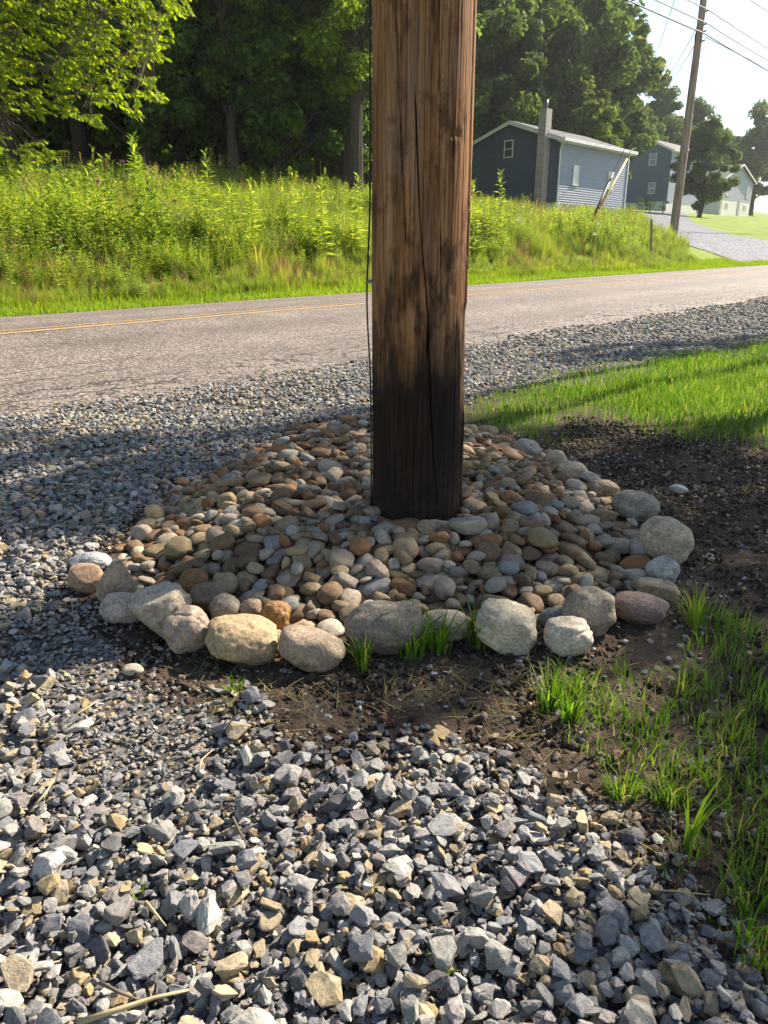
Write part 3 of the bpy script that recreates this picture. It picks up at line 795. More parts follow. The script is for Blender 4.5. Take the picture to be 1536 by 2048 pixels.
    for i in sorted(keep):
        s = st[i]
        o = link(bpy.data.objects.new('river_stone', RIV_ME[s['pid']]))
        o.matrix_world = Matrix.Translation((s['x'], s['y'], s['z'])) @ s['R'].to_4x4() @ Matrix.Diagonal((s['a'] * 1.06, s['b'] * 1.06, s['c'] * 1.06, 1))
        o['tint'] = [float(v) for v in s['tint']]
        tag(o, s['label'], 'stone', 'river stones heaped round the pole')
    rest = [s for i, s in enumerate(st) if i not in keep]
    o = scatter('river_stones', protos('rs', RIV_ME), np.array([[s['x'], s['y'], s['z']] for s in rest]), np.array([list(s['R'].to_euler()) for s in rest]),
                np.array([[s['a'] * 1.06, s['b'] * 1.06, s['c'] * 1.06] for s in rest]), np.array([s['pid'] for s in rest]), np.array([s['tint'] for s in rest]))
    tag(o, 'smaller and half buried river stones filling the mound round the pole', 'stones', kind='stuff')
    print('river stones', len(st))
def l_is_pole(j): return LAND[j][3] == 'pole'
def build_mound_base():
    m = inpoly(HGX, HGY, MOUND)[::3, ::3]
    X, Y = HGX[::3, ::3], HGY[::3, ::3]
    Z = H(X, Y) + mound_h(X, Y) - .05 + .008 * fbm(X * 9, Y * 9, 0, 3) + .03 * (1 - sstep(0, .12, polydist(X, Y, MOUND)))
    idx = np.arange(X.size).reshape(X.shape)
    cell = m[:-1, :-1] & m[1:, :-1] & m[1:, 1:] & m[:-1, 1:]
    q = np.stack([idx[:-1, :-1], idx[1:, :-1], idx[1:, 1:], idx[:-1, 1:]], -1)[cell]
    tag(obj('mound_soil', meshf('mound_soil', np.stack([X, Y, Z], -1).reshape(-1, 3), [q]), M['clod'], None, True), kind='structure')
build_mound_base()
build_river()

# ------------------------------------------------------------------ crushed gravel
def crushed(seed):
    rs = np.random.default_rng(seed)
    n = rs.integers(11, 17)
    pts = rs.normal(size=(n, 3)); pts /= (np.abs(pts) ** 3.2).sum(1)[:, None] ** (1 / 3.2)
    pts *= rs.uniform(.82, 1.0, (n, 1))
    bm = bmesh.new()
    for p in pts: bm.verts.new(p)
    r = bmesh.ops.convex_hull(bm, input=bm.verts)
    bmesh.ops.delete(bm, geom=[v for v in bm.verts if not v.link_faces], context='VERTS')
    bmesh.ops.dissolve_limit(bm, angle_limit=math.radians(16), verts=bm.verts, edges=bm.edges)
    bmesh.ops.bevel(bm, geom=bm.edges[:], offset=.045, segments=1, affect='EDGES')
    bmesh.ops.triangulate(bm, faces=bm.faces[:])
    bmesh.ops.subdivide_edges(bm, edges=[e for e in bm.edges if e.calc_length() > .16], cuts=2, use_grid_fill=True)
    bmesh.ops.triangulate(bm, faces=bm.faces[:])
    o_ = rs.uniform(-40, 40, 3)
    C_ = np.array([v.co[:] for v in bm.verts]); D_ = 1 + .20 * fbm(C_[:, 0] * 2.4 + o_[0], C_[:, 1] * 2.4 + o_[1], C_[:, 2] * 2.4 + o_[2], 4)
    for v, f_ in zip(bm.verts, D_): v.co *= float(f_)
    bmesh.ops.recalc_face_normals(bm, faces=bm.faces)
    me = bpy.data.meshes.new('gravel_stone'); bm.to_mesh(me); bm.free(); me.materials.append(M['gravel']); return me
GRA_ME = [crushed(900 + k) for k in range(28)]
GCOL = np.array([(.215, .22, .228), (.265, .262, .252), (.39, .375, .345), (.10, .103, .112), (.20, .185, .182), (.36, .295, .20), (.32, .24, .135), (.155, .162, .175), (.30, .295, .275)])
GW = np.array([.17, .18, .15, .08, .06, .20, .05, .08, .12]); GW = GW / GW.sum()
def gcol(rs, n, y=None):
    k = rs.choice(len(GCOL), n, p=GW)
    return GCOL[k] * rs.uniform(.82, 1.22, (n, 1)) * (1 + rs.normal(0, .012, (n, 3)))
def build_gravel():
    rs = np.random.default_rng(21)
    PT, RO, SCL, TI = [], [], [], []
    # fines
    def bulk(n, box, lo, hi, cond, sink=.25):
        x = rs.uniform(box[0], box[1], n); y = rs.uniform(box[2], box[3], n)
        if cond is not None:
            m = cond(x, y); x, y = x[m], y[m]
        n = len(x); a = rs.uniform(lo, hi, n)
        s = np.stack([a, a * rs.uniform(.6, .95, n), a * rs.uniform(.4, .75, n)], -1)
        z = H(x, y) + s[:, 2] * (1 - 2 * sink) + .012 * fbm(x * 1.8, y * 1.8, 0, 3) * (np.hypot(x, y) < 6)
        PT.append(np.stack([x, y, z], -1)); SCL.append(s); TI.append(gcol(rs, n)); RO.append(np.stack([rs.normal(0, .35, n), rs.normal(0, .35, n), rs.uniform(0, 6.28, n)], -1))
    gm = lambda x, y: (gravel_mask(x, y) > rs.uniform(-.10, .10, len(x))) & (uv(x, y)[1] < 5.45)
    infr = lambda x, y: (np.abs(x) < .62 * y + .35)
    bulk(60000, (-2.4, 2.0, .6, 3.3), .0045, .011, lambda x, y: gm(x, y) & infr(x, y))
    # deposited larger stones in the near field
    res = .006; X0, Y0 = -2.6, .55; nx, ny = int(4.4 / res), int(3.6 / res)
    gx_, gy_ = np.meshgrid(X0 + (np.arange(nx) + .5) * res, Y0 + (np.arange(ny) + .5) * res, indexing='ij')
    hf = H(gx_, gy_) + .012 * fbm(gx_ * 1.8, gy_ * 1.8, 0, 3) + .002
    own = np.full(hf.shape, -1, int)
    n = 60000
    xs = rs.uniform(-2.5, 1.75, n); ys = .6 + 3.4 * rs.random(n) ** 1.15
    ok = gm(xs, ys) & infr(xs, ys); xs, ys = xs[ok], ys[ok]; n = len(xs)
    thin = fbm(xs * 2.0, ys * 2.0, 3, 3); ok = (rs.random(n) < .92 - 1.1 * np.maximum(thin - .12, 0) * 3); xs, ys = xs[ok], ys[ok]; n = len(xs)
    A = np.clip(rs.lognormal(math.log(.0108), .44, n), .005, .034)
    order = np.argsort(A + rs.normal(0, .005, n)); order = np.concatenate([order[:n // 3], rs.permutation(order[n // 3:])])
    L = []
    for k in order:
        a = A[k]; b = a * rs.uniform(.55, .95); c = a * rs.uniform(.28, .68); x, y = xs[k], ys[k]; yaw = rs.uniform(0, 6.28)
        r = a + res
        i0, i1 = int((x - r - X0) / res), int((x + r - X0) / res) + 1; j0, j1 = int((y - r - Y0) / res), int((y + r - Y0) / res) + 1
        if i0 < 0 or j0 < 0 or i1 > nx or j1 > ny: continue
        sl = (slice(i0, i1), slice(j0, j1))
        dx, dy = gx_[sl] - x, gy_[sl] - y; cs, sn = math.cos(yaw), math.sin(yaw)
        q = 1 - ((dx * cs + dy * sn) / a) ** 2 - ((-dx * sn + dy * cs) / b) ** 2; mk = q > 0
        if not mk.any(): continue
        hv = hf[sl][mk]; sq = np.sqrt(q[mk]) * c
        hq = np.sort(hv + sq); z = hq[int(.7 * (len(hq) - 1))] - c * .15
        if z - c > hf_base(x, y) + .028: continue
        X_, Y_ = dx[mk], dy[mk]
        sx = np.clip((X_ * (hv - hv.mean())).mean() / ((X_ * X_).mean() + 1e-7), -.6, .6); sy = np.clip((Y_ * (hv - hv.mean())).mean() / ((Y_ * Y_).mean() + 1e-7), -.6, .6)
        top = z + sq * .9
        own[sl][mk] = np.where(top > hv, len(L), own[sl][mk]); hf[sl][mk] = np.maximum(hv, top)
        nrm = Vector((-sx, -sy, 1)).normalized()
        R = Vector((0, 0, 1)).rotation_difference(nrm).to_matrix() @ Matrix.Rotation(yaw, 3, 'Z')
        e = (Euler((rs.normal(0, .18), rs.normal(0, .18), 0)).to_matrix() @ R).to_euler()
        L.append((x, y, z, e.x, e.y, e.z, a, b, c))
    L = np.array(L); tin = gcol(rs, len(L)); pid = rs.integers(0, len(GRA_ME), len(L))
    px, py, d = project(L[:, 0], L[:, 1], L[:, 2])
    cnt = np.bincount(own[own >= 0], minlength=len(L))
    score = cnt / d ** 2.4 * ((px > 10) & (px < 1526) & (py < 2030))
    keep = np.zeros(len(L), bool); keep[np.argsort(-score)[:300]] = True
    for i in np.where(keep)[0]:
        o = link(bpy.data.objects.new('gravel_stone', GRA_ME[pid[i]]), bed)
        o.location = L[i, :3]; o.rotation_euler = L[i, 3:6]; o.scale = L[i, 6:9] * 1.08; o['tint'] = [float(v) for v in tin[i]]
    PT.append(L[~keep, :3]); RO.append(L[~keep, 3:6]); SCL.append(L[~keep, 6:9] * 1.08); TI.append(tin[~keep])
    # mid and far gravel
    bulk(13000, (-4.6, 2.4, 3.2, 5.2), .010, .026, lambda x, y: gm(x, y) & infr(x, y), .2)
    bulk(9000, (-4.6, 2.4, 3.2, 5.2), .006, .014, lambda x, y: gm(x, y) & infr(x, y), .2)
    bulk(24000, (-5, 5, 5.0, 8.6), .009, .026, lambda x, y: gm(x, y) & infr(x, y), .2)
    def far_ok(x, y):
        u, v = uv(x, y)
        return (v > 2.6 - .04 * (u - 6) + .2 * fbm(x, y, 2, 2)) & (v < 5.4 + .25 * fbm(x * 1.2, y * 1.2, 9, 3)) & infr(x, y)
    bulk(44000, (-1, 14, 7.5, 20), .014, .034, far_ok, .2)
    # loose chips spilled on the asphalt edge
    bulk(12000, (-6, 12, 4.5, 18), .005, .017, lambda x, y: (uv(x, y)[1] > 5.0) & (uv(x, y)[1] < 5.35 + np.abs(rs.normal(0, .45, len(x)))) & infr(x, y), .1)
    # stray chips on the soil
    bulk(7000, (-1.4, 2.6, 1.0, 4.6), .003, .013, lambda x, y: (gravel_mask(x, y) < .02) & infr(x, y) & ~inpoly(x, y, MOUND), .3)
    pt, ro, sc, ti = np.concatenate(PT), np.concatenate(RO), np.concatenate(SCL), np.concatenate(TI)
    o = scatter('gravel', protos('gv', GRA_ME), pt, ro, sc, rs.integers(0, len(GRA_ME), len(pt)), ti, bed)
    tag(o, kind='stuff')
    print('gravel', len(pt), 'deposited', len(L))
def hf_base(x, y): return .012 * (UX * x + UY * y)
build_gravel()

def build_clods():
    rs = np.random.default_rng(31)
    ms = []
    for k in range(8):
        V, F = rock(ico(3), 700 + k, rough=.6, planes=1, lo=.45, freq=2.0)
        me = meshf('clod', V, [F]); me.materials.append(M['clod']); ms.append(me)
    n = 210000
    x = rs.uniform(-1.3, 3.2, n); y = rs.uniform(1.0, 5.0, n)
    d = -gravel_mask(x, y); lm = lawn_mask(x, y)
    ok = (d > -.03) & (lm < rs.uniform(-.35, .15, n)) & ~inpoly(x, y, MOUND) & (np.abs(x) < .6 * y + .3) & (rs.random(n) < .5 + .9 * fbm(x * 2.5, y * 2.5, 1, 3))
    x, y = x[ok], y[ok]; n = len(x)
    a = np.clip(rs.lognormal(math.log(.0042), .55, n), .0016, .0135)
    z = H(x, y) + a * .15
    o = scatter('soil_clods', protos('cl', ms), np.stack([x, y, z], -1), rs.uniform(0, 6.28, (n, 3)), np.stack([a, a, a * .75], -1), rs.integers(0, 8, n))
    tag(o, 'crumbly dark soil clods round the mound', 'soil', kind='stuff')
build_clods()

# ------------------------------------------------------------------ grass
def blades(x, y, z, h, w, az, bend, seg=3, twist=None, th0=0.0):
    n = len(x); f = np.linspace(0, 1, seg + 1)
    dx, dy = np.cos(az)[:, None], np.sin(az)[:, None]
    th = th0 + bend[:, None] * f[None] ** 1.4
    ds = h[:, None] / seg
    hx = np.concatenate([np.zeros((n, 1)), np.cumsum(np.sin((th[:, 1:] + th[:, :-1]) / 2) * ds, 1)], 1)
    hz = np.concatenate([np.zeros((n, 1)), np.cumsum(np.cos((th[:, 1:] + th[:, :-1]) / 2) * ds, 1)], 1)
    wd = w[:, None] * (1 - f[None] ** 1.8) * .5
    px, py = x[:, None] + dx * hx, y[:, None] + dy * hx; pz = z[:, None] + hz
    tw = az + math.pi / 2 + (np.zeros(n) if twist is None else twist)
    sx, sy = np.cos(tw)[:, None] * wd, np.sin(tw)[:, None] * wd
    Lv = np.stack([px - sx, py - sy, pz], -1); Rv = np.stack([px + sx, py + sy, pz], -1)
    V = np.concatenate([Lv[:, :seg], Rv[:, :seg], np.stack([px[:, -1:], py[:, -1:], pz[:, -1:]], -1)], 1)
    k = 2 * seg + 1; b = (np.arange(n) * k)[:, None]
    q = np.concatenate([b + np.array([[i, seg + i, seg + i + 1, i + 1]]) for i in range(seg - 1)]) if seg > 1 else np.zeros((0, 4), int)
    t = b + np.array([[seg - 1, 2 * seg - 1, 2 * seg]])
    return V.reshape(-1, 3), q, t
def grass_obj(name, parts, m, label=None, kind='stuff', parent=None):
    Vs, Q, T = [], [], []; o = 0
    for V, q, t in parts:
        Vs.append(V); Q.append(q + o); T.append(t + o); o += len(V)
    ob = obj(name, meshf(name, np.concatenate(Vs), [np.concatenate(Q), np.concatenate(T)]), m, parent)
    return tag(ob, label, 'grass' if label else None, kind=kind) if label else ob
def rb(rs, n, lo, hi): return rs.uniform(lo, hi, n)
def build_grass():
    rs = np.random.default_rng(41)
    # lawn beyond the bare soil
    n = 230000
    x = rs.uniform(.2, 7.5, n); y = rs.uniform(3.0, 11, n)
    lm = lawn_mask(x, y); patch = fbm(x * 1.6, y * 1.6, 2, 3)
    dens = np.clip((lm + .25) / .9, 0, 1) ** 1.3 * (.75 + .6 * patch) * np.clip(7 / np.maximum(y, 1), .35, 1)
    ok = (rs.random(n) < dens) & (x < .62 * y + .6); x, y, lm = x[ok], y[ok], lm[ok]; n = len(x)
    h = rs.uniform(.035, .10, n) * (.65 + .45 * np.clip(lm / .6, 0, 1)) * (1 + .35 * fbm(x * 3, y * 3, 1, 2))
    grass_obj('lawn_grass', [blades(x, y, H(x, y) - .005, h, rb(rs, n, .004, .009), rs.uniform(0, 6.28, n), np.abs(rs.normal(.75, .45, n)), 3, rs.normal(0, .6, n))], M['grass'],
              'short green lawn right of the pole beyond the bare soil')
    # loose grass over the soil at the right foreground
    cl = []
    cc = P([(1180, 1420), (1230, 1480), (1290, 1450), (1350, 1510), (1410, 1440), (1470, 1500), (1530, 1470), (1400, 1560), (1480, 1600), (1536, 1560), (1340, 1600), (1450, 1680), (1530, 1700), (1420, 1760), (1500, 1790),
            (1540, 1850), (1530, 1640), (1260, 1400), (1150, 1390), (1380, 1380), (1460, 1370), (1530, 1400), (1410, 1300), (1470, 1260), (1400, 1230), (1520, 1300), (1290, 1540), (1240, 1590), (1500, 1920), (1560, 1960), (1580, 1750), (1590, 1600), (1600, 1450)])
    xs, ys, hs, az, be, ws = [], [], [], [], [], []
    for cx, cy in cc:
        m = rs.integers(35, 110); r = rs.uniform(.03, .14)
        a = rs.uniform(0, 6.28, m); rr = r * np.sqrt(rs.random(m))
        xs.append(cx + rr * np.cos(a)); ys.append(cy + rr * np.sin(a)); hs.append(rs.uniform(.03, .10, m)); az.append(a + rs.normal(0, .9, m)); be.append(np.abs(rs.normal(1.3, .5, m))); ws.append(rs.uniform(.0018, .0046, m))
    FG = P([(1150, 1400), (1230, 1400), (1370, 1290), (1400, 1200), (1536, 1230)]) + [(2.2, 2.6), (1.6, .8)] + P([(1560, 1960), (1420, 1790), (1290, 1690), (1190, 1600), (1110, 1480)])
    m = 12000; x = rs.uniform(.2, 2.2, m); y = rs.uniform(.8, 2.6, m)
    ok = inpoly(x, y, FG) & (rs.random(m) < np.clip(.22 + 1.1 * fbm(x * 4, y * 4, 6, 3), .03, .8) * np.clip(polydist(x, y, FG) / .15, 0, 1)); x, y = x[ok], y[ok]; m = len(x)
    xs.append(x); ys.append(y); hs.append(rs.uniform(.02, .075, m)); az.append(rs.uniform(0, 6.28, m)); be.append(np.abs(rs.normal(1.35, .5, m))); ws.append(rs.uniform(.002, .005, m))
    x, y, h, a, b, w = map(np.concatenate, (xs, ys, hs, az, be, ws)); n = len(x)
    grass_obj('foreground_grass', [blades(x, y, H(x, y) - .004, h, w, a, b, 4, rs.normal(0, .5, n))], M['fgrass'], 'straggly grass over the bare soil at the lower right')
    # dry litter of thatch lying flat
    m = 14000; x = rs.uniform(-.8, 2.4, m); y = rs.uniform(1.1, 4.4, m)
    ok = (gravel_mask(x, y) < .03) & ~inpoly(x, y, MOUND) & (rs.random(m) < np.clip(.35 + fbm(x * 3, y * 3, 9, 3), .05, 1)); x, y = x[ok], y[ok]; m = len(x)
    grass_obj('dry_thatch', [blades(x, y, H(x, y) + rs.uniform(.004, .015, m), rs.uniform(.03, .10, m), rs.uniform(.0012, .0034, m), rs.uniform(0, 6.28, m), rs.normal(.2, .25, m), 4, None, 1.38)], M['dry'], 'dry brown grass litter scattered on the soil')
    # verge along the far side of the road
    n = 60000
    u = 1 + 48 * rs.random(n) ** 1.3; v = rs.uniform(12.33, 13.7, n); x, y = xy(u, v)
    h = rs.uniform(.06, .16, n) * (.6 + .8 * sstep(12.3, 13.3, v))
    ok = (v > 12.42 + .12 * fbm(u * 1.5, v * 0, 3, 3)) & ~inpoly(x, y, DRIVE); x, y, h = x[ok], y[ok], h[ok]; n = len(x)
    grass_obj('verge_grass', [blades(x, y, H(x, y) - .01, h, rb(rs, n, .008, .016), rs.uniform(0, 6.28, n), np.abs(rs.normal(.5, .35, n)), 2)], M['verge'], 'bright mown grass verge along the far edge of the road')
    # individual tufts
    TU = [(825, 1310, 70, .19, 'broad bladed grass tuft in front of the big dark grey boulder'), (728, 1335, 34, .12, 'low grass sprig under the right end of the smooth grey-brown boulder'), (880, 1300, 50, .15, 'grass tuft in front of the low greyish boulder'),
          (955, 1290, 46, .16, 'grass tuft against the left side of the cream speckled boulder'), (470, 1385, 22, .06, 'small bright sprig on the soil below the ochre boulder'), (1095, 1420, 34, .15, 'upright pale grass tuft on the soil right of centre'),
          (1140, 1440, 30, .12, 'arching grass tuft beside the upright pale tuft'), (880, 1960, 5, .06, 'single green blade sprouting from the gravel at the bottom'), (275, 1800, 7, .035, 'tiny green seedling in the gravel at the lower left'),
          (598, 1890, 8, .04, 'tiny green seedling in the gravel beside a tan stone'), (600, 1615, 8, .03, 'tiny green sprig in the gravel below the soil patch'), (1370, 1700, 10, .20, 'tall bent grass blade at the edge of the gravel'),
          (1490, 1890, 14, .12, 'dark green grass tuft at the lower right corner'), (1390, 1250, 26, .16, 'thin grass wisps beyond the purplish boulder'), (1150, 1390, 20, .09, 'short grass sprig right of the upright pale tuft')]
    for px, py, m, hh, lab in TU:
        cx, cy = G(px, py); a = rs.uniform(0, 6.28, m); r = .02 * np.sqrt(rs.random(m)) * (m / 20) ** .6
        V, q, t = blades(r * np.cos(a), r * np.sin(a), np.zeros(m) - .004, rs.uniform(.5, 1, m) * hh, rs.uniform(.0035, .009, m) * (hh / .12) ** .3, a, np.abs(rs.normal(1.15, .4, m)), 5, rs.normal(0, .4, m))
        me = meshf('grass_tuft', V, [q, t]); o = obj('grass_tuft', me, M['fgrass']); o.location = (cx, cy, Hs(cx, cy))
        tag(o, lab, 'grass tuft', 'grass tufts on the soil and gravel')
    return
build_grass()

# ------------------------------------------------------------------ meadow
def leafquad(base, d, L, w, up):
    d = d / np.linalg.norm(d); s = np.cross(d, up); s /= np.linalg.norm(s) + 1e-9
    m = base + d * L * .45; tip = base + d * L - np.array([0, 0, L * .18])
    return [base, m + s * w / 2, tip, m - s * w / 2]
def weed_mesh(kind, seed):
    rs = np.random.default_rng(seed); V = []; Q = []
    def leaf(b, d, L, w):
        k = len(V); V.extend(leafquad(np.array(b), np.array(d), L, w, np.array([rs.normal(0, .25), rs.normal(0, .25), 1.0]))); Q.append([k, k + 1, k + 2, k + 3])
    if kind in ('spike', 'bush', 'bushy2'):
        ns = 1 if kind == 'spike' else rs.integers(4, 7)
        for s in range(ns):
            bx, by = rs.normal(0, .12, 2) * (kind != 'spike'); lx, ly = rs.normal(0, .16 if kind != 'spike' else .05, 2)
            ht = rs.uniform(.72, 1.05); nl = 74 if kind == 'spike' else 26
            for i in range(nl):
                f = (i + .5) / nl * .88 + .12; a = i * 2.4 + rs.normal(0, .3)
                L = (.16 if kind == 'spike' else .20 if kind == 'bush' else .17) * (1.2 - f * .72) * rs.uniform(.75, 1.2)
                e = rs.uniform(.1, .55) + (f > .85) * .6
                leaf((bx + lx * f, by + ly * f, ht * f), (math.cos(a), math.sin(a), e), L, L * (.28 if kind == 'bush' else .32 if kind == 'spike' else .46))
            k = len(V); w = .005
            V.extend([np.array([bx - w, by, 0]), np.array([bx + w, by, 0]), np.array([bx + lx, by + ly, ht])]); V.append(np.array([bx + lx - w * .5, by + ly, ht])); Q.append([k, k + 1, k + 2, k + 3])
        return meshf('weed', np.array(V), [np.array(Q)])
    if kind == 'seed':
        for s in range(12):
            bx, by = rs.normal(0, .12, 2); lx, ly = rs.normal(0, .14, 2); ht = rs.uniform(.85, 1.2); k = len(V); w = .004
            V.extend([np.array([bx - w, by, 0]), np.array([bx + w, by, 0]), np.array([bx + lx + w, by + ly, ht]), np.array([bx + lx - w, by + ly, ht])]); Q.append([k, k + 1, k + 2, k + 3])
            for i in range(9):
                f = .8 + .2 * i / 8; a = rs.uniform(0, 6.28); leaf((bx + lx * f, by + ly * f, ht * f), (math.cos(a), math.sin(a), 1.2), .05, .018)
        return meshf('weed', np.array(V), [np.array(Q)])
    n = 46 if kind == 'tuft' else 34
    a = rs.uniform(0, 6.28, n); r = .10 * np.sqrt(rs.random(n))
    Vv, q, t = blades(r * np.cos(a), r * np.sin(a), np.zeros(n), rs.uniform(.5, 1.0, n), rs.uniform(.008, .016, n) * (1 if kind == 'tuft' else .6), a + rs.normal(0, .6, n), np.abs(rs.normal(.55, .3, n)), 4)
    return meshf('weed', Vv, [q, t])
def build_meadow():
    rs = np.random.default_rng(51)
    ms = []
    for k, kind in enumerate(['bush'] * 4 + ['bushy2'] * 2 + ['spike'] * 2 + ['tuft'] * 3 + ['dry'] * 2 + ['seed'] * 2):
        me = weed_mesh(kind, 60 + k); me.materials.append(M['weed'] if kind in ('bush', 'bushy2', 'spike') else M['weedgrass'] if kind == 'tuft' else M['dry']); ms.append(me)
    coll = protos('wd', ms)
    n = 30000
    u = -2 + 62 * rs.random(n); v = 13.2 + 24 * rs.random(n) ** 1.9; x, y = xy(u, v)
    front = 13.25 + .35 * fbm(u * .5, u * 0, 4, 3) + .05 * np.maximum(u - 30, 0)
    far_pole_gap = np.maximum(u - 34, 0) * .0
    dd = polydist(x, y, DRIVE); ind = inpoly(x, y, DRIVE)
    px, py, d = project(x, y, H(x, y))
    lawnside = (px > 1375) & (d > 33)
    ok = (v > front) & ~ind & (dd > .5) & ~lawnside & (np.abs(x) < .56 * y + 2) & (u < 58 - .9 * (v - 13)) & ~((px > 1290) & (d > 44))
    hx, hy = xy(*np.array([42, 25.6]))
    x, y, u, v, front = x[ok], y[ok], u[ok], v[ok], front[ok]
    hu, hv = u, v
    ok = ~((u > 40.2) & (u < 51.5) & (v > 24.3) & (v < 34)); x, y, u, v, front = x[ok], y[ok], u[ok], v[ok], front[ok]
    n = len(x)
    rise = sstep(0, 2.2, v - front)
    clump = fbm(x * .45, y * .45, 5, 3)
    s = (.34 + .62 * rise) * (1.0 + .5 * clump + .35 * fbm(x * 1.7, y * 1.7, 8, 2)) * rs.uniform(.65, 1.3, n)
    s = s * .80 * (1 - .25 * sstep(26, 38, u))
    r = rs.random(n)
    grassy = fbm(x * .35 + 9, y * .35, 7, 3) + .28 * sstep(7, 14, u) * (1 - sstep(18, 26, u)) + .35 * (1 - rise)
    pid = np.where(rs.random(n) < .30 + 1.5 * grassy, 8 + rs.integers(0, 3, n), rs.integers(0, 6, n))
    spk = (rs.random(n) < .03) & (rise > .8); pid = np.where(spk, 6 + rs.integers(0, 2, n), pid); s = s * np.where(spk, 1.25, 1.0)
    dry = (rise < .75) & (fbm(x * .6, y * .6, 12, 3) > .02) & (rs.random(n) < .5)
    pid = np.where(dry, 11 + rs.integers(0, 2, n), pid)
    pid = np.where(rs.random(n) < .05, 13 + rs.integers(0, 2, n), pid)
    sc = np.stack([s * rs.uniform(.9, 1.25, n), s * rs.uniform(.9, 1.25, n), s * np.where(pid >= 8, 1.0, 1.0)], -1)
    ro = np.stack([rs.normal(0, .2, n), rs.normal(0, .2, n), rs.uniform(0, 6.28, n)], -1)
    o = scatter('meadow_weeds', coll, np.stack([x, y, H(x, y) - .02], -1), ro, sc, pid)
    tag(o, 'dense yellow-green meadow weeds and grasses on the bank across the road', 'weeds', kind='stuff')
    print('weeds', n)
    # tall stalks that stand out of the mass
    TALL = [(268, 278, 15.5, 'tallest leafy spike above the meadow at the left'), (287, 296, 15.5, 'second tall spike just right of the tallest'), (205, 300, 15.2, 'bushy tall weed left of the tallest spike'), (310, 312, 15.6, 'bushy tall weed right of the two tall spikes'),
            (128, 312, 15.3, 'tall weed under the overhanging branches'), (385, 318, 16.5, 'tall weed left of centre of the meadow top'), (420, 328, 16.5, 'tall weed right beside the previous taller one in the meadow left of centre'), (497, 332, 17.5, 'slender spike midway between the left tree and the pole'),
            (468, 342, 17.5, 'short spike left of the slender midway spike'), (570, 346, 19, 'small spike with narrow leaves left of the bright bushy weed'), (600, 345, 19, 'bright bushy weed above the meadow left of the pole'), (640, 312, 18, 'lone tall stalk against the dark trunk left of the pole'),
            (708, 342, 19, 'broad leafy weed close to the left side of the pole'), (1005, 338, 24, 'tallest leafy weed right of the pole in front of the dark gable'), (985, 366, 23, 'lower leafy weed right of the pole below the tallest one'), (955, 376, 22, 'leafy weed peeping out at the right edge of the pole')]
    for k, (px, py, t, lab) in enumerate(TALL):
        top = at(px, py, t); z0 = Hs(top.x, top.y); ht = max(top.z - z0, .6)
        me = weed_mesh('spike' if k not in (2, 3, 10) else 'bush', 300 + k)
        mm = MB().tube([(0, 0, 0), (.01, 0, ht * .5), (0, 0, ht * .97)], [.008, .006, .003], 5)
        root = empty('tall_weed', (top.x, top.y, z0))
        tag(root, lab, 'weed', 'tall weeds rising above the meadow')
        mm.build('stem', M['stem'], root)
        o = obj('foliage', me, M['weed'], root); o.scale = (2.1, 2.1, ht * 1.06)
        if k in (2, 3, 10): o.scale = (1.5, 1.5, ht)
    # flowers
    FL = [(246, 326, 15, 'purple', 'pink thistle head among the tall weeds at the left'), (195, 365, 14.5, 'purple', 'pink thistle head low among weeds at the left edge side'), (350, 404, 15, 'purple', 'pinkish thistle head in the middle of the left meadow'),
          (1290, 452, 31, 'orange', 'orange daylily nearest the short wooden stake'), (1284, 462, 31, 'orange', 'orange daylily just below the one beside the stake'), (1230, 440, 33, 'orange', 'orange daylily below the guy wire anchors'), (1272, 428, 36, 'orange', 'orange daylily at the foot of the drive'),
          (1190, 470, 26, 'whitefl', 'white flower cluster in the meadow below the grey house'), (1196, 450, 27, 'whitefl', 'white flower spray above the larger white cluster'), (1038, 441, 23, 'whitefl', 'white blossom in the weeds right of the pole')]
    for k, (px, py, t, m, lab) in enumerate(FL):
        c = at(px, py, t); root = empty('wildflower', (c.x, c.y, Hs(c.x, c.y))); tag(root, lab, 'flower', 'wildflowers in the meadow')
        hz = max(c.z - Hs(c.x, c.y), .3)
        MB().tube([(0, 0, 0), (.01, .01, hz * .6), (0, 0, hz)], .006, 5).build('stem', M['stem'], root)
        b = MB()
        for j in range(22 if m != 'orange' else 12):
            a = rs.uniform(0, 6.28); e = rs.uniform(.1, 1.2); L = .07 if m != 'whitefl' else rs.uniform(.05, .16)
            o_ = Vector((math.cos(a) * math.cos(e), math.sin(a) * math.cos(e), math.sin(e))) * L; s_ = Vector((-math.sin(a), math.cos(a), 0)) * .02
            b.add([(0, 0, hz - .01), tuple(Vector((0, 0, hz)) + o_ * .6 + s_), tuple(Vector((0, 0, hz)) + o_), tuple(Vector((0, 0, hz)) + o_ * .6 - s_)], [(0, 1, 2, 3)])
        b.build('blossom', M[m], root)
build_meadow()

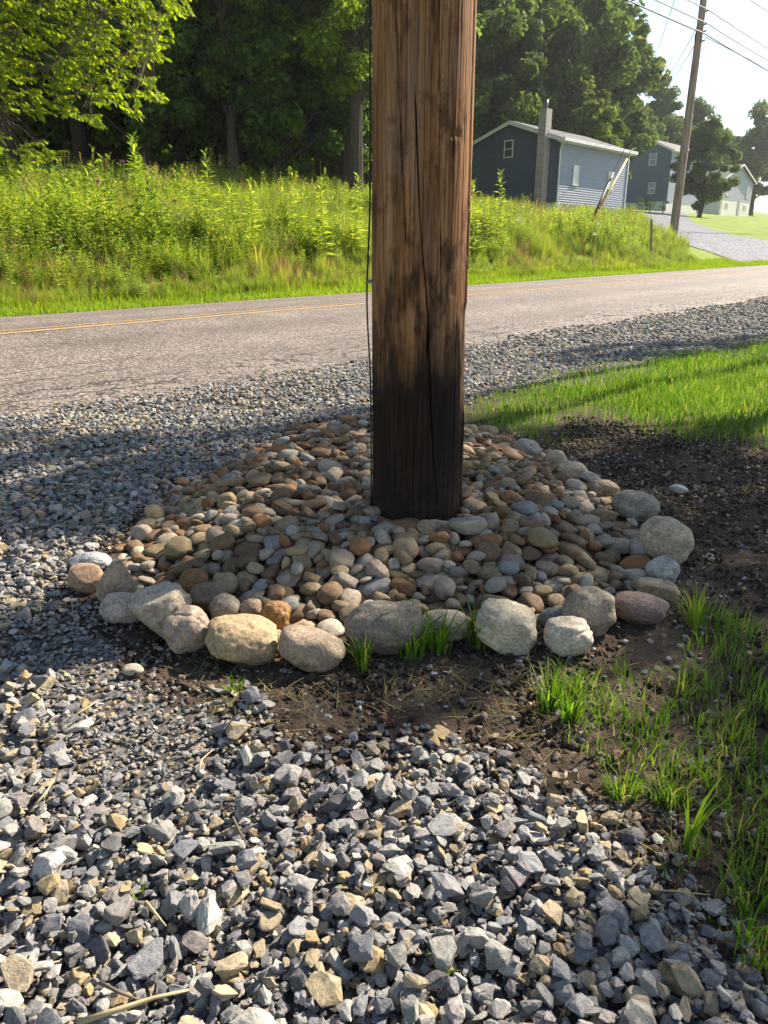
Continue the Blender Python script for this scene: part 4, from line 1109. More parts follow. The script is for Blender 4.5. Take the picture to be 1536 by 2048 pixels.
# ------------------------------------------------------------------ trees
def crown_geo(rs, R, Hc, ncl, per, leaf, base=0.0, top_taper=.6):
    C = []
    while len(C) < ncl:
        p = rs.normal(size=3); p /= np.linalg.norm(p); p *= rs.random() ** .35
        z = (p[2] + 1) / 2
        k = (1 - top_taper * max(z - .45, 0) / .55) * (1 - .35 * max(.25 - z, 0) / .25)
        C.append((p[0] * R * k, p[1] * R * k, base + z * Hc))
    C = np.array(C); n = ncl * per
    cr = R * rs.uniform(.13, .26, ncl)
    ci = np.repeat(np.arange(ncl), per)
    d = rs.normal(size=(n, 3)); d /= np.linalg.norm(d, axis=1)[:, None]
    pos = C[ci] + d * (cr[ci] * rs.random(n) ** .45)[:, None] * np.array([1, 1, .75])
    nr = d * .7 + rs.normal(size=(n, 3)) * .6 + np.array([0, 0, .55]); nr /= np.linalg.norm(nr, axis=1)[:, None]
    t = np.cross(nr, rs.normal(size=(n, 3))); t /= np.linalg.norm(t, axis=1)[:, None]; b = np.cross(nr, t)
    L = leaf * rs.uniform(.6, 1.3, n)[:, None]
    V = np.stack([pos - t * L * .5, pos + b * L * .28 + nr * L * .08, pos + t * L * .5, pos - b * L * .28 + nr * L * .08], 1).reshape(-1, 3)
    q = np.arange(n * 4).reshape(-1, 4)
    return C, V, q
def limb(mb, p0, p1, r0, r1, rs, n=6, sag=.12, sides=6):
    p0, p1 = np.array(p0, float), np.array(p1, float); L = np.linalg.norm(p1 - p0)
    pts = []
    off = rs.normal(size=3) * L * .07
    for i in range(n + 1):
        f = i / n
        pts.append(tuple(p0 + (p1 - p0) * f + off * math.sin(f * math.pi) + np.array([0, 0, sag * L * math.sin(f * math.pi)])))
    mb.tube(pts, [r0 * (1 - i / n) + r1 * i / n for i in range(n + 1)], sides)
TREES = {}
def tree_proto(key, Ht, R, base, tr, ncl, per, leaf, m, seed, taper=.6, nlimb=9):
    rs = np.random.default_rng(seed)
    C, V, q = crown_geo(rs, R, Ht - base, ncl, per, leaf, base, taper)
    cme = meshf('crown', V, [q]); cme.materials.append(M[m])
    mb = MB()
    top = (rs.normal(0, .2), rs.normal(0, .2), Ht * .85)
    pts = [(0, 0, -.4), (0, 0, 0.15)] + [(top[0] * f + rs.normal(0, .08), top[1] * f + rs.normal(0, .08), Ht * .85 * f) for f in (.15, .3, .45, .6, .75, .9, 1)]
    mb.tube(pts, [tr * 1.35, tr * 1.1, tr, tr * .9, tr * .75, tr * .6, tr * .4, tr * .2, tr * .08], 9)
    for i in rs.permutation(len(C))[:nlimb * 3]:
        c = C[i]; f = max(min((c[2] - R * .5) / (Ht * .85), .75), .16)
        limb(mb, (top[0] * f, top[1] * f, Ht * .85 * f), c, tr * .38 * (1 - f * .6), tr * .05, rs)
    tme = bpy.data.meshes.new('trunk'); tme.from_pydata(mb.v, [], mb.f); tme.update(); tme.materials.append(M['bark'])
    TREES[key] = (tme, cme, Ht)
def put_tree(key, x, y, s, rz, label, group, name='tree', z=None, sxy=1.0):
    t, c, h = TREES[key]
    root = empty(name, (x, y, Hs(x, y) if z is None else z), rz); root.scale = (s * sxy, s * sxy, s)
    tag(root, label, 'tree', group)
    link(bpy.data.objects.new('trunk', t), root); link(bpy.data.objects.new('crown', c), root)
    return root
tree_proto('big', 17, 5.2, 3.2, .36, 110, 330, .34, 'forest', 1)
tree_proto('big2', 16, 4.8, 2.2, .32, 95, 330, .34, 'forest', 2)
tree_proto('low', 9, 3.6, .6, .2, 70, 300, .26, 'forest', 3, .5)
M['midleaf'] = leaf_mat('mid_leaf', [(0, (.07, .13, .025)), (.5, (.11, .19, .035)), (1, (.17, .26, .05))], .45, None, .7, .1)
tree_proto('mid', 13, 3.4, 4.2, .3, 60, 260, .26, 'midleaf', 14, .5)
tree_proto('far', 17, 5.0, 2.0, .35, 120, 300, .42, 'farleaf', 4, .7)
tree_proto('far2', 13, 4.4, 2.0, .3, 90, 300, .38, 'farleaf', 5, .7)
tree_proto('oval', 9, 3.0, .8, .2, 90, 300, .26, 'farleaf', 6, .75)
def build_trees():
    FOR = [(30, 33, 'big2', 1.0, 'dark tree behind the sunlit branches at the far left'), (170, 36, 'big', 1.05, 'dark forest tree second from the left edge'), (300, 33, 'low', 1.1, 'low dark understorey tree above the tallest spikes'), (365, 37, 'big2', 1.05, 'dark tree with slim trunk left of the centre of the wood'),
           (480, 36, 'big', 1.0, 'dark full crowned tree in the middle of the wood'), (560, 34, 'low', 1.15, 'low leafy tree right of the middle of the wood'), (600, 41, 'big2', 1.1, 'tall dark tree behind the low leafy one'), (692, 36, 'big', 1.0, 'thick trunked tree with a forked limb beside the pole'),
           (760, 43, 'big2', 1.05, 'dark tree mostly hidden behind the pole'), (90, 42, 'low', 1.3, 'understorey tree in the shade at the far left'), (430, 43, 'low', 1.4, 'understorey tree deep in the middle of the wood'), (720, 38, 'low', .8, 'small pale leaved bush tree at the foot of the pole side trunk'), (235, 44, 'big', 1.2, 'tall rear tree at the left of the wood'), (712, 31, 'mid', .95, 'lighter green tree whose leaves touch the left edge of the pole'), (470, 32, 'mid', .8, 'lighter green tree in the middle edge of the wood'), (150, 38, 'low', 1.2, 'low shaded tree behind the tall spikes at the left'), (640, 44, 'low', 1.5, 'low shaded tree behind the pole side trunk')]
    for k, (px, t, key, s, lab) in enumerate(FOR):
        p = at(px, 360, t); put_tree(key, p.x, p.y, s, k * 1.9, lab, 'trees of the dark wood')
    FAR = [(1000, 64, 'far', 1.30, 'tall hazy tree behind the dark gable'), (1085, 70, 'far', 1.42, 'tallest hazy tree behind the chimney'), (1165, 78, 'far', 1.30, 'tall tree right of the chimney with a ragged right edge'), (935, 60, 'far', 1.2, 'hazy tree just right of the pole'),
           (1150, 62, 'far2', .78, 'rounded lower tree behind the roof of the grey house'), (1215, 80, 'far2', .95, 'lower tree between the two houses'), (1300, 108, 'far', 1.02, 'tree rising behind the navy gable house'), (1250, 100, 'far2', 1.05, 'tree behind the left edge of the navy house'),
           (1370, 112, 'far2', 1.15, 'tree behind the far pole on the right'), (1430, 122, 'far2', .95, 'small tree behind the pale house'), (1505, 118, 'far2', 1.25, 'tree at the right edge beyond the pale house'), (1480, 140, 'far2', 1.1, 'hazy distant tree above the pale house roof')]
    for k, (px, t, key, s, lab) in enumerate(FAR):
        p = at(px, 400, t); put_tree(key, p.x, p.y, s, 1 + k * 2.3, lab, 'trees behind the houses')
    p = at(1402, 405, 76); put_tree('oval', p.x, p.y, 1.06, .7, 'dense oval tree in front of the pale house beside the far pole', 'trees behind the houses')
    # the wooded slope behind reads as one mass
    rs = np.random.default_rng(77); n = 84000
    u = rs.uniform(-8, 46, n); v = rs.uniform(44, 58, n); x, y = xy(u, v)
    top = 20 + 5 * fbm(u * .12, u * 0, 3, 3) - 8 * sstep(36, 46, u)
    z = H(x, y) + rs.random(n) ** 1.3 * top
    nr = rs.normal(size=(n, 3)) + np.array([0, 0, .6]); nr /= np.linalg.norm(nr, axis=1)[:, None]
    t = np.cross(nr, rs.normal(size=(n, 3))); t /= np.linalg.norm(t, axis=1)[:, None]; b = np.cross(nr, t); L = rs.uniform(.45, .95, n)[:, None]
    pos = np.stack([x, y, z], -1)
    V = np.stack([pos - t * L * .5, pos + b * L * .3, pos + t * L * .5, pos - b * L * .3], 1).reshape(-1, 3)
    tag(obj('woodland', meshf('woodland', V, [np.arange(n * 4).reshape(-1, 4)]), M['forest']), 'dark wooded slope behind the nearer trees', 'woods', kind='stuff')
build_trees()

# tree whose sunlit branches hang in at the upper left
def leafy_branches():
    rs = np.random.default_rng(91)
    bx, by = -10.2, 14.2; z0 = Hs(bx, by)
    root = empty('overhanging_tree', (0, 0, 0)); root.location = (bx, by, z0)
    tag(root, 'sunlit yellow-green tree reaching in from the upper left', 'tree')
    org = np.array([bx, by, z0]); mb = MB()
    mb.tube([(0, 0, -.3), (.05, 0, 1.5), (.1, 0, 3), (.1, .1, 5), (.05, .1, 7.5), (0, 0, 9)], [.26, .22, .19, .16, .1, .04], 10)
    REG = [(-260, -420), (350, -420), (366, 10), (330, 55), (318, 90), (290, 130), (318, 190), (255, 222), (190, 190), (195, 245), (115, 262), (112, 290), (66, 338), (0, 352), (-260, 390)]
    mains = []
    for k in range(26):
        tgt = np.array(at(rs.uniform(-120, 330), rs.uniform(-360, 300), rs.uniform(12.2, 15.8))) - org
        s = np.array([.08, .05, rs.uniform(1.8, 7.5)])
        if tgt[2] > s[2] + 2: s[2] = tgt[2] - 2
        pts = []
        for f in np.linspace(0, 1, 9):
            p = s + (tgt - s) * f + np.array([0, 0, .9 * math.sin(f * math.pi)]) + rs.normal(0, .05, 3); pts.append(p)
        mb.tube([tuple(p) for p in pts], [.05 * (1 - f) + .006 for f in np.linspace(0, 1, 9)], 5); mains += pts[2:]
    mains = np.array(mains); V = []; 
    tw = 0; LV = []
    while tw < 2600:
        px, py = rs.uniform(-260, 370), rs.uniform(-420, 380)
        if not inpoly(np.array([px]), np.array([py]), REG)[0]: continue
        if fbm(np.array([px * .012]), np.array([py * .012]), 3, 3)[0] < -.22 and py > -40: continue
        tw += 1
        p = np.array(at(px, py, rs.uniform(12.0, 16.0))) - org
        m_ = mains[np.argmin(((mains - p) ** 2).sum(1))]
        d = (p - m_); L = np.linalg.norm(d)
        if L > 1.4: continue
        dirn = np.array([rs.normal(.75, .35), rs.normal(-.15, .4), rs.normal(-.25, .3)]); dirn /= np.linalg.norm(dirn)
        e = p + dirn * rs.uniform(.18, .42)
        mb.tube([tuple(m_), tuple((m_ + p) / 2 + np.array([0, 0, .08])), tuple(p), tuple(e)], [.006, .005, .004, .002], 3, False)
        nl = rs.integers(9, 16)
        for i in range(nl):
            f = i / (nl - 1); q = p + (e - p) * f if f > 0 else p
            side = np.cross(dirn, [0, 0, 1]); side /= np.linalg.norm(side) + 1e-9
            ld = dirn * .5 + side * (1 if i % 2 else -1) * rs.uniform(.4, .9) + np.array([0, 0, -.5]) + rs.normal(0, .25, 3); ld /= np.linalg.norm(ld)
            Ll = rs.uniform(.07, .125); wv = np.cross(ld, np.array([rs.normal(0, .5), rs.normal(0, .5), 1.])); wv /= np.linalg.norm(wv); nn = np.cross(ld, wv)
            w = Ll * .30
            LV.append([q, q + ld * Ll * .35 + wv * w, q + ld * Ll * .75 + wv * w * .7 , q + ld * Ll, q + ld * Ll * .75 - wv * w * .7, q + ld * Ll * .35 - wv * w])
    LV = np.array(LV); n = len(LV)
    obj('crown', meshf('crown', LV.reshape(-1, 3), [np.arange(n * 6).reshape(-1, 6)]), M['brightleaf'], root)
    mb.build('trunk', M['twig'], root, True)
leafy_branches()

# tree off to the right that throws the dappled shade
tree_proto('shade', 6.75, 1.75, 5.35, .15, 24, 150, .11, 'brightleaf', 8, .4)
# (ground point that lies in its shade, size, spread)
SHADE = [(.75, 3.35, 1.0, .85, 'roadside tree standing out of frame on the right, shading the mound'), (-2.3, 3.5, 1.5, .48, 'tall narrow roadside tree out of frame beyond the first one'),
         (-1.05, 3.6, 1.12, .52, 'slender tree out of frame shading the left half of the mound'), (-.5, 2.5, 1.05, .26, 'thin young tree out of frame beside the slender ones'), (.5, 2.15, 1.0, .34, 'slender tree out of frame shading the front of the mound'),
         (2.9, 8.2, 1.4, .36, 'farthest of the roadside trees out of frame on the right'), (1.75, 2.9, 1.05, .7, 'roadside tree out of frame that shades the bare soil'), (1.0, 1.35, .85, .45, 'small tree out of frame on the right, nearest the viewer')]
for k, (x, y, sc, sp_, lab) in enumerate(SHADE):
    put_tree('shade', x + sc * 6.43, y + sc * 5.03, sc, .4 + 1.7 * k, lab, 'shade trees beside the lawn', 'shade_tree', None, sp_)

# ------------------------------------------------------------------ houses
RZ_U = math.atan2(UY, UX)
def lap(mb, face, a0, a1, z0, z1, step, top=None):
    """lapped boards on a face: face(a, z, out) -> point; top(z) gives (a0, a1) for gables"""
    z = z0
    while z < z1 - .01:
        ze = min(z + step, z1)
        l0, r0 = top(z) if top else (a0, a1); l1, r1 = top(ze) if top else (a0, a1)
        if r0 - l0 < .05: break
        if r1 < l1: l1 = r1 = (l1 + r1) / 2
        mb.add([face(l0, z, .045), face(r0, z, .045), face(r1, ze, .006), face(l1, ze, .006), face(l0, z, 0), face(r0, z, 0), face(r1, ze, 0), face(l1, ze, 0)], [(0, 1, 2, 3), (1, 0, 4, 5), (0, 3, 7, 4), (2, 1, 5, 6), (3, 2, 6, 7), (4, 7, 6, 5)])
        z = ze
def window(root, face, a, z, w, h, t=.05, glass='glass', bar=True):
    f = MB()
    def bx(a0, a1, z0, z1, o0, o1, mb):
        v = [face(a0, z0, o0), face(a1, z0, o0), face(a1, z1, o0), face(a0, z1, o0), face(a0, z0, o1), face(a1, z0, o1), face(a1, z1, o1), face(a0, z1, o1)]
        mb.add(v, [(0, 1, 2, 3), (7, 6, 5, 4), (0, 4, 5, 1), (1, 5, 6, 2), (2, 6, 7, 3), (3, 7, 4, 0)])
    bx(a, a + t, z, z + h, .0, .06, f); bx(a + w - t, a + w, z, z + h, .0, .06, f); bx(a + t, a + w - t, z, z + t, .0, .058, f); bx(a + t, a + w - t, z + h - t, z + h, .0, .058, f)
    if bar: bx(a + t, a + w - t, z + h / 2 - t * .4, z + h / 2 + t * .4, .0, .054, f)
    wf = f.build('window', M['white'], root)
    for z0, z1 in ([(z + t, z + h / 2 - t * .4), (z + h / 2 + t * .4, z + h - t)] if bar else [(z + t, z + h - t)]):
        g = MB(); bx(a + t, a + w - t, z0, z1, .0, .036, g); g.build('pane', M[glass], wf)
def house(name, label, org, rz, L, Wd, Hw, rise, found, step, wins, extra=None, oh=.35, pale='y'):  # pale: axis of the walls whose siding colour is lightened as if sunlit
    root = empty(name, org, rz); tag(root, label, 'house')
    F = {'x0': lambda a, z, o: (-o, a, z), 'x1': lambda a, z, o: (L + o, a, z), 'y0': lambda a, z, o: (a, -o, z), 'y1': lambda a, z, o: (a, Wd + o, z)}
    core = MB(); y2 = Wd / 2
    core.add([(0, 0, -2.5), (L, 0, -2.5), (L, Wd, -2.5), (0, Wd, -2.5), (0, 0, Hw), (L, 0, Hw), (L, Wd, Hw), (0, Wd, Hw), (0, y2, Hw + rise), (L, y2, Hw + rise)],
             [(0, 3, 7, 8, 4), (1, 5, 9, 6, 2), (0, 4, 5, 1), (3, 2, 6, 7), (4, 8, 9, 5), (7, 6, 9, 8), (0, 1, 2, 3)])
    core.build('foundation', M['foundation'], root)
    for key, a1 in (('x0', Wd), ('x1', Wd), ('y0', L), ('y1', L)):
        mb = MB()
        if key[0] == 'x': lap(mb, F[key], 0, a1, found, Hw + rise, step, lambda z: (0, Wd) if z <= Hw else (y2 * (z - Hw) / rise, Wd - y2 * (z - Hw) / rise))
        else: lap(mb, F[key], 0, a1, found, Hw, step)
        mb.build('siding', M['sunlitsiding' if key[0] == pale else 'siding'], root)
    sl = rise / y2; th = .12
    for sgn in (0, 1):
        r = MB()
        ye = -oh if sgn == 0 else Wd + oh; ze = Hw - oh * sl + .03; zr = Hw + rise + .03
        v = [(-oh, ye, ze), (L + oh, ye, ze), (L + oh, y2, zr), (-oh, y2, zr)]
        r.add(v + [(a, b, c + th) for a, b, c in v], [(0, 1, 2, 3), (7, 6, 5, 4), (0, 4, 5, 1), (1, 5, 6, 2), (2, 6, 7, 3), (3, 7, 4, 0)] if sgn == 0 else [(3, 2, 1, 0), (4, 5, 6, 7), (1, 5, 4, 0), (2, 6, 5, 1), (3, 7, 6, 2), (0, 4, 7, 3)])
        ro = r.build('roof', M['roof'], root)
        for xe in (-oh - .03, L + oh):
            fb = MB(); w0 = .20
            v = [(xe, ye, ze - w0 + .1), (xe, y2, zr - w0 + .1), (xe, y2, zr + .1), (xe, ye, ze + .1)]
            fb.add(v + [(a + .03, b, c) for a, b, c in v], [(0, 1, 2, 3), (7, 6, 5, 4), (0, 4, 5, 1), (1, 5, 6, 2), (2, 6, 7, 3), (3, 7, 4, 0)]); fb.build('fascia', M['white'], ro)
        gt = MB(); g0, g1 = (ye - .13, ye - .002) if sgn == 0 else (ye + .002, ye + .13)
        gt.box(-oh, L + oh, g0, g1, ze - .03, ze + .14); gt.build('gutter', M['white'], ro)
        sf = MB(); sf.box(-oh + .01, L + oh - .01, min(ye, 0 if sgn == 0 else Wd) + .02, max(ye, 0 if sgn == 0 else Wd) - .02, ze - .06, ze - .03); sf.build('soffit', M['white'], ro)
    for (f, a, z, w, h, g, bar) in wins: window(root, lambda a_, z_, o_, F=F[f]: F(a_, z_, o_ + .035), a, z, w, h, .055, g, bar)
    if extra: extra(root, F)
    return root
def ex_a(root, F):
    c = MB(); c.box(-.62, -.06, .62, 1.10, -2, 4.75); ch = c.build('chimney', M['brick'], root)
    MB().tube([(-.32, .87, 4.75), (-.32, .87, 5.2)], .11, 10).build('flue', M['steel'], ch, True)
    MB().tube([(-.30, -.42, 3.05), (-.2, -.2, 2.85), (-.06, -.06, 2.7), (-.06, -.06, -.5)], .05, 6).build('downspout', M['white'], root)
    c2 = MB(); c2.box(L_A + .0, L_A + .08, -.08, 0.0, -.5, 3.2); c2.build('corner_post', M['white'], root)
hA = at(1113, 406, 42); L_A = 8.0
M['paleglass'] = simple('curtained_glass', (.62, .64, .64), .25, .05, 3)
house('grey_house', 'low slate-blue sided house with white gutters and brick chimney', hA, RZ_U, L_A, 6.4, 3.22, 1.08, .0, .125,
      [('x0', 3.05, 2.55, .62, .92, 'glass', True), ('y0', 1.45, 1.0, .62, 1.05, 'paleglass', True), ('y0', 5.6, 1.0, .68, 1.0, 'paleglass', True)], ex_a)
def ex_b(root, F):
    MB().tube([(-.35, 5.95, 5.45), (-.06, 5.7, 5.2), (-.06, 5.66, 5.0), (-.06, 5.66, -.5)], .06, 6).build('downspout', M['white'], root)
hB = at(1333, 404, 88)
house('navy_house', 'tall navy gabled house with two white framed windows beyond the grey house', hB, RZ_U, 9.0, 5.6, 5.55, 1.3, .1, .16,
      [('x0', 1.75, 4.05, .9, 1.3, 'glass', True), ('x0', 1.55, .95, .85, 1.25, 'glass', True)], ex_b, .3)
def ex_c(root, F):
    d = MB(); d.box(3.3, 4.35, 11.0 + .03, 11.09, 1.6, 3.65); dr = d.build('door', M['white'], root)
    h = MB(); h.box(4.2, 4.26, 11.09, 11.15, 2.5, 2.6); h.build('handle', M['steel'], dr)
    d2 = MB(); d2.box(-.06, -.01, 3.9, 4.7, -.3, 1.5); d2.build('basement_door', M['glass'], root)
    for y in (1.4, 8.2):
        w = MB(); w.box(-.05, -.005, y, y + 1.0, .5, 1.1); wf = w.build('basement_window', M['white'], root)
        g = MB(); g.box(-.065, -.05, y + .12, y + .88, .58, 1.02); g.build('pane', M['glass'], wf)
    MB().tube([(-.1, 10.9, 4.0), (-.1, 10.9, -.4)], .07, 6).build('downspout', M['white'], root)
hC = at(1497, 428, 108)
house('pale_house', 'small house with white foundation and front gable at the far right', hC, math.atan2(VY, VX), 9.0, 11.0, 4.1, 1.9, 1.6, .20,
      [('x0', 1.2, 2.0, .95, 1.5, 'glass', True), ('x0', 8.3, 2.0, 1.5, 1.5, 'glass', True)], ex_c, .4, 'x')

# shrubs and edging stones by the navy house
def shrub_mesh(seed, n=420, leaf=.12):
    rs = np.random.default_rng(seed); C, V, q = crown_geo(rs, .75, 1.1, 14, n // 14, leaf, .05, .4); return meshf('foliage', V, [q])
for k, (px, py, t, s, lab) in enumerate([(1285, 408, 76, 1.3, 'rounded pale shrub at the left foot of the navy house'), (1301, 408, 76, 1.1, 'pinkish flowering shrub next to the rounded pale one'), (1327, 411, 75, .9, 'small dark shrub right of the lower navy house window'), (1250, 424, 52, 1.0, 'leafy shrub at the right corner of the grey house')]):
    p = at(px, py, t); root = empty('shrub', (p.x, p.y, Hs(p.x, p.y)))
    root.location.z = max(Hs(p.x, p.y), p.z - .5 * s); tag(root, lab, 'shrub', 'shrubs by the houses')
    o = obj('foliage', shrub_mesh(20 + k), M['farleaf'], root); o.scale = (s, s, s)
    MB().tube([(0, 0, -1.2), (0, 0, .5 * s)], .05, 6).build('stem', M['bark'], root)

# ------------------------------------------------------------------ far utility pole, wires, guys
_fx, _fy = G(1346, 476)
FPD = _fy * CP - (Hs(_fx, _fy) - CAMH) * SP
fb = at(1346, 474, FPD); ft = at(1386, 0, FPD)
fz0 = Hs(fb.x, fb.y)
FPB = Vector((fb.x, fb.y, min(fz0, fb.z)))
def fp(z): return Vector((fb.x + (z - fb.z) * .012, fb.y, z))
def far_pole():
    root = empty('utility_pole', FPB); tag(root, 'slim weathered utility pole beside the gravel driveway across the road', 'utility pole')
    mb = MB(); zs = np.linspace(-.6, 13.0 - FPB.z, 30)
    mb.tube([tuple(fp(FPB.z + z) - FPB) for z in zs], [FPD * .0057 - .006 * max(z, 0) for z in zs], 14).build('shaft', M['farpole'], root, True)
    for (py, s) in ((66, 1), (88, 1), (100, -1), (116, 1)):
        p = at(1386, py, FPD) - FPB; q = fp(FPB.z + p.z) - FPB
        b = MB(); b.tube([tuple(q + Vector((.1, -.2, 0))), tuple(q + Vector((.14, -.42, .0)))], .035, 8); b.build('insulator', M['steel'], root, True)
    c = MB(); q = fp(FPB.z + (at(1380, 100, FPD).z - FPB.z)) - FPB
    c.tube([tuple(q + Vector((-.22, -.3, .1))), tuple(q + Vector((-.3, -.35, -.2))), tuple(q + Vector((-.25, -.3, -.45)))], .03, 6).build('splice', M['wire'], root, True)
far_pole()
def wire(px, py, a, b, r, label, m='wire', sagl=0.2, sagr=.5, name='power_line'):
    p = at(px, py, FPD); q = fp(p.z) + Vector((.14, -.42, 0))
    root_pts = []
    d = Vector((UX, UY, .012))
    for s in np.linspace(-a, 0, 40):
        f = (s + a) / a; root_pts.append(q + d * s + Vector((0, 0, -4 * sagl * f * (1 - f))))
    for s in np.linspace(0, b, 40)[1:]:
        f = s / b; root_pts.append(q + d * s + Vector((0, 0, -4 * sagr * f * (1 - f))))
    tag(MB().tube([tuple(p) for p in root_pts], r, 5).build(name, M[m], None, True), label, 'wire', 'overhead lines')
wire(1387, 66, 44, 50, .022, 'topmost overhead wire crossing the far pole', 'wire2')
wire(1387, 88, 44, 50, .024, 'middle overhead wire crossing the far pole', 'wire2')
wire(1384, 106, 44, 50, .030, 'thick lowest overhead cable crossing the far pole', 'wire')
def line3(p, q, r, sag, label, m='wire2'):
    p, q = Vector(p), Vector(q)
    pts = [tuple(p.lerp(q, f) + Vector((0, 0, -4 * sag * f * (1 - f)))) for f in np.linspace(0, 1, 24)]
    tag(MB().tube(pts, r, 5).build('service_wire', M[m], None, True), label, 'wire', 'overhead lines')
a_ = fp(at(1383, 108, FPD).z)
line3(a_, at(1330, 170, 78), .02, .4, 'service drop running down from the far pole behind the trees')
line3(fp(at(1383, 76, FPD).z), at(1322, 168, 78), .02, .4, 'second service drop from higher on the far pole')
line3(at(1362, -40, 36), at(1290, 170, 90), .02, .2, 'thin wire slanting across the sky left of the far pole')
line3(a_ + Vector((.2, -.2, 0)), at(1600, 158, 44), .016, .1, 'thin wire leaving the far pole to the right')
line3(at(1480, -16, 30), at(1580, 48, 36), .018, .05, 'short wire cutting the top right corner')
def guys():
    an = at(1197, 418, 31); zb = Hs(an.x, an.y)
    for k, (p0, p1, top, m, lab, r) in enumerate([((1196, 414), (1226, 346), (1290, 105), 'wire', 'dark guy rod slanting up from the meadow beside the yellow guard', .05), ((1200, 414), (1254, 318), (1372, 108), 'yellow', 'yellow plastic guard on the guy wire in front of the grey house', .05)]):
        b = at(p0[0], p0[1], 31); e = at(p1[0], p1[1], 31.4)
        d = (e - b)
        base = b - d * max((b.z - Hs(b.x, b.y) + .15) / d.z, 0)
        root = empty('guy_wire', base); tag(root, lab, 'guy wire', 'guy wires')
        MB().tube([(0, 0, 0), tuple(e - base)], r, 8).build('guard', M[m], root, True)
        t = fp(12.6) if k == 0 else fp(at(1383, 60, FPD).z)
        if k == 0: t = at(1247, 250, 31.8)
        MB().tube([tuple(e - base), tuple(fp(12.8) - base) if k == 1 else tuple(fp(12.95) - base)], .010, 5).build('cable', M['wire'], root, True)
guys()
sp = at(1308, 466, 30.5); st_top = at(1303, 438, 30.3)
tag(MB().tube([tuple(Vector((sp.x, sp.y, Hs(sp.x, sp.y) - .1))), tuple(st_top)], [.055, .045], 8).build('stake', M['farpole']), 'short leaning wooden stake at the edge of the driveway', 'stake')

# ------------------------------------------------------------------ small things on the ground
def stick(pts, r, m, label, name='twig'):
    P3 = [];
    for px, py, zo in pts:
        x, y = G(px, py, zo); P3.append((x, y, Hs(x, y) + zo))
    c = Vector(P3[0])
    mb = MB(); n = len(P3)
    mb.tube([tuple(Vector(p) - c) for p in P3], [r * (1 - .6 * i / (n - 1)) for i in range(n)], 6)
    o = mb.build(name, M[m], None, True); o.location = c
    tag(o, label, 'twig', 'twigs and stalks on the gravel')
stick([(155, 2046, .035), (240, 2018, .045), (310, 1995, .045), (378, 1980, .04)], .005, 'straw', 'pale straw stalk lying on the gravel at the bottom left', 'straw_stalk')
stick([(200, 1965, .035), (240, 1985, .04), (285, 2003, .035)], .0035, 'twig', 'thin grey twig meeting the pale straw stalk')
stick([(466, 1635, .03), (480, 1665, .035), (498, 1695, .03)], .0035, 'twig', 'short grey twig on the gravel near the centre')
stick([(188, 1630, .03), (225, 1632, .035), (250, 1655, .03)], .0035, 'twig', 'bent twig on the gravel at the left')
stick([(398, 1545, .03), (402, 1520, .035), (425, 1500, .03)], .0028, 'straw', 'curved dry stem just below the soil patch', 'straw_stalk')
stick([(70, 1610, .03), (92, 1585, .035), (110, 1556, .03)], .003, 'straw', 'dry stem leaning on the gravel at the left edge', 'straw_stalk')
stick([(140, 1437, .03), (170, 1418, .035), (198, 1400, .03)], .003, 'straw', 'straight dry stem left of the soil patch', 'straw_stalk')
stick([(292, 1804, .03), (312, 1828, .035), (332, 1852, .03)], .0034, 'straw', 'ochre stalk fragment beside the tiny seedling', 'straw_stalk')
stick([(1290, 1780, .01), (1350, 1782, .02), (1420, 1790, .012)], .002, 'straw', 'pale dry blade lying across the soil at the lower right', 'straw_stalk')
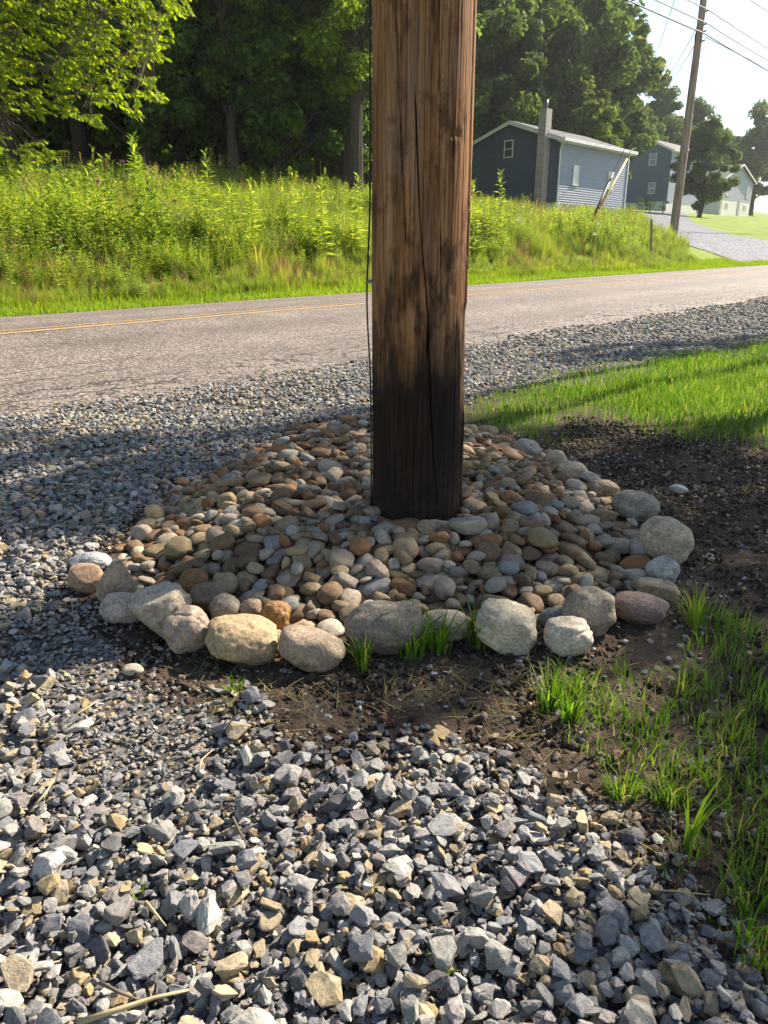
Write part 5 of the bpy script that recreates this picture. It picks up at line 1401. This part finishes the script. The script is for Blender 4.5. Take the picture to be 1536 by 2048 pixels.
def leafobj(px, py, L, rz, m, lab):
    x, y = G(px, py); V = []; F = []; rs = np.random.default_rng(int(px))
    n, k = 9, 5
    for i in range(n):
        f = i / (n - 1); w = (math.sin(math.pi * (f * .9 + .05)) ** .7) * L * .26 * (1 + .45 * math.sin(f * 17 + px))
        for j in range(k):
            g = (j / (k - 1) - .5) * 2
            V.append((L * (f - .5), w * g, .012 + abs(g) * L * .30 * (.4 + rs.random() * .6) + .25 * L * math.sin(f * 2.6) * .5 + rs.normal(0, L * .03)))
    for i in range(n - 1):
        for j in range(k - 1): F.append((i * k + j, i * k + j + 1, (i + 1) * k + j + 1, (i + 1) * k + j))
    o = MB().add(V, F).build('fallen_leaf', M[m], None, False); o.location = (x, y, Hs(x, y)); o.rotation_euler = (rs.normal(0, .3), rs.normal(0, .3), rz)
    tag(o, lab, 'leaf', 'fallen leaves')
leafobj(1125, 1582, .075, .2, 'tanleaf', 'curled tan dead leaf at the edge of the gravel')
leafobj(1240, 1528, .06, .9, 'brownleaf', 'reddish brown leaf in the grass at the right')
leafobj(770, 1452, .06, 1.6, 'brownleaf', 'dull red leaf on the dark soil near the centre')
leafobj(1415, 1745, .04, .5, 'brownleaf', 'small rusty leaf in the grass at the lower right')
leafobj(818, 1575, .04, 1.1, 'tanleaf', 'yellowish withered leaf on the gravel below the soil')
for k, (px, py, w, h, tint, lab) in enumerate([(267, 1346, 42, 22, (.36, .33, .25), 'smooth flat olive pebble on the soil left of the ring'), (613, 1502, 40, 40, (.27, .26, .23), 'lone grey rock on the dark soil patch'), (1356, 985, 38, 18, (.36, .35, .33), 'pale flat stone on the bare soil right of the ring'), (1200, 1622, 42, 36, (.27, .24, .2), 'brown-grey rock on the soil by the gravel edge')]):
    x, y = G(px, py); d = y * CP + CAMH * SP; a = w / 2 * d / FPX
    o = link(bpy.data.objects.new('loose_stone', (RIV_ME if k in (0, 2) else GRA_ME)[k * 3])); o.location = (x, y, Hs(x, y) + a * .35); o.scale = (a, a * .8, a * .5); o['tint'] = list(tint); o.rotation_euler = (0, 0, k)
    tag(o, lab, 'stone')

# ------------------------------------------------------------------ air
def haze():
    m = bpy.data.materials.new('haze'); m.use_nodes = True; nt = m.node_tree; nt.nodes.clear()
    v = nt.nodes.new('ShaderNodeVolumePrincipled'); o = nt.nodes.new('ShaderNodeOutputMaterial')
    v.inputs['Color'].default_value = (.85, .93, 1, 1); v.inputs['Density'].default_value = HAZE; v.inputs['Anisotropy'].default_value = .6
    nt.links.new(v.outputs[0], o.inputs['Volume'])
    b = MB(); b.box(-250, 250, -250, 250, -3.2, 38); h = b.build('haze', m)
    tag(h, 'thin bright morning haze filling the air', 'haze', kind='stuff')
HAZE = 0.0003
haze()
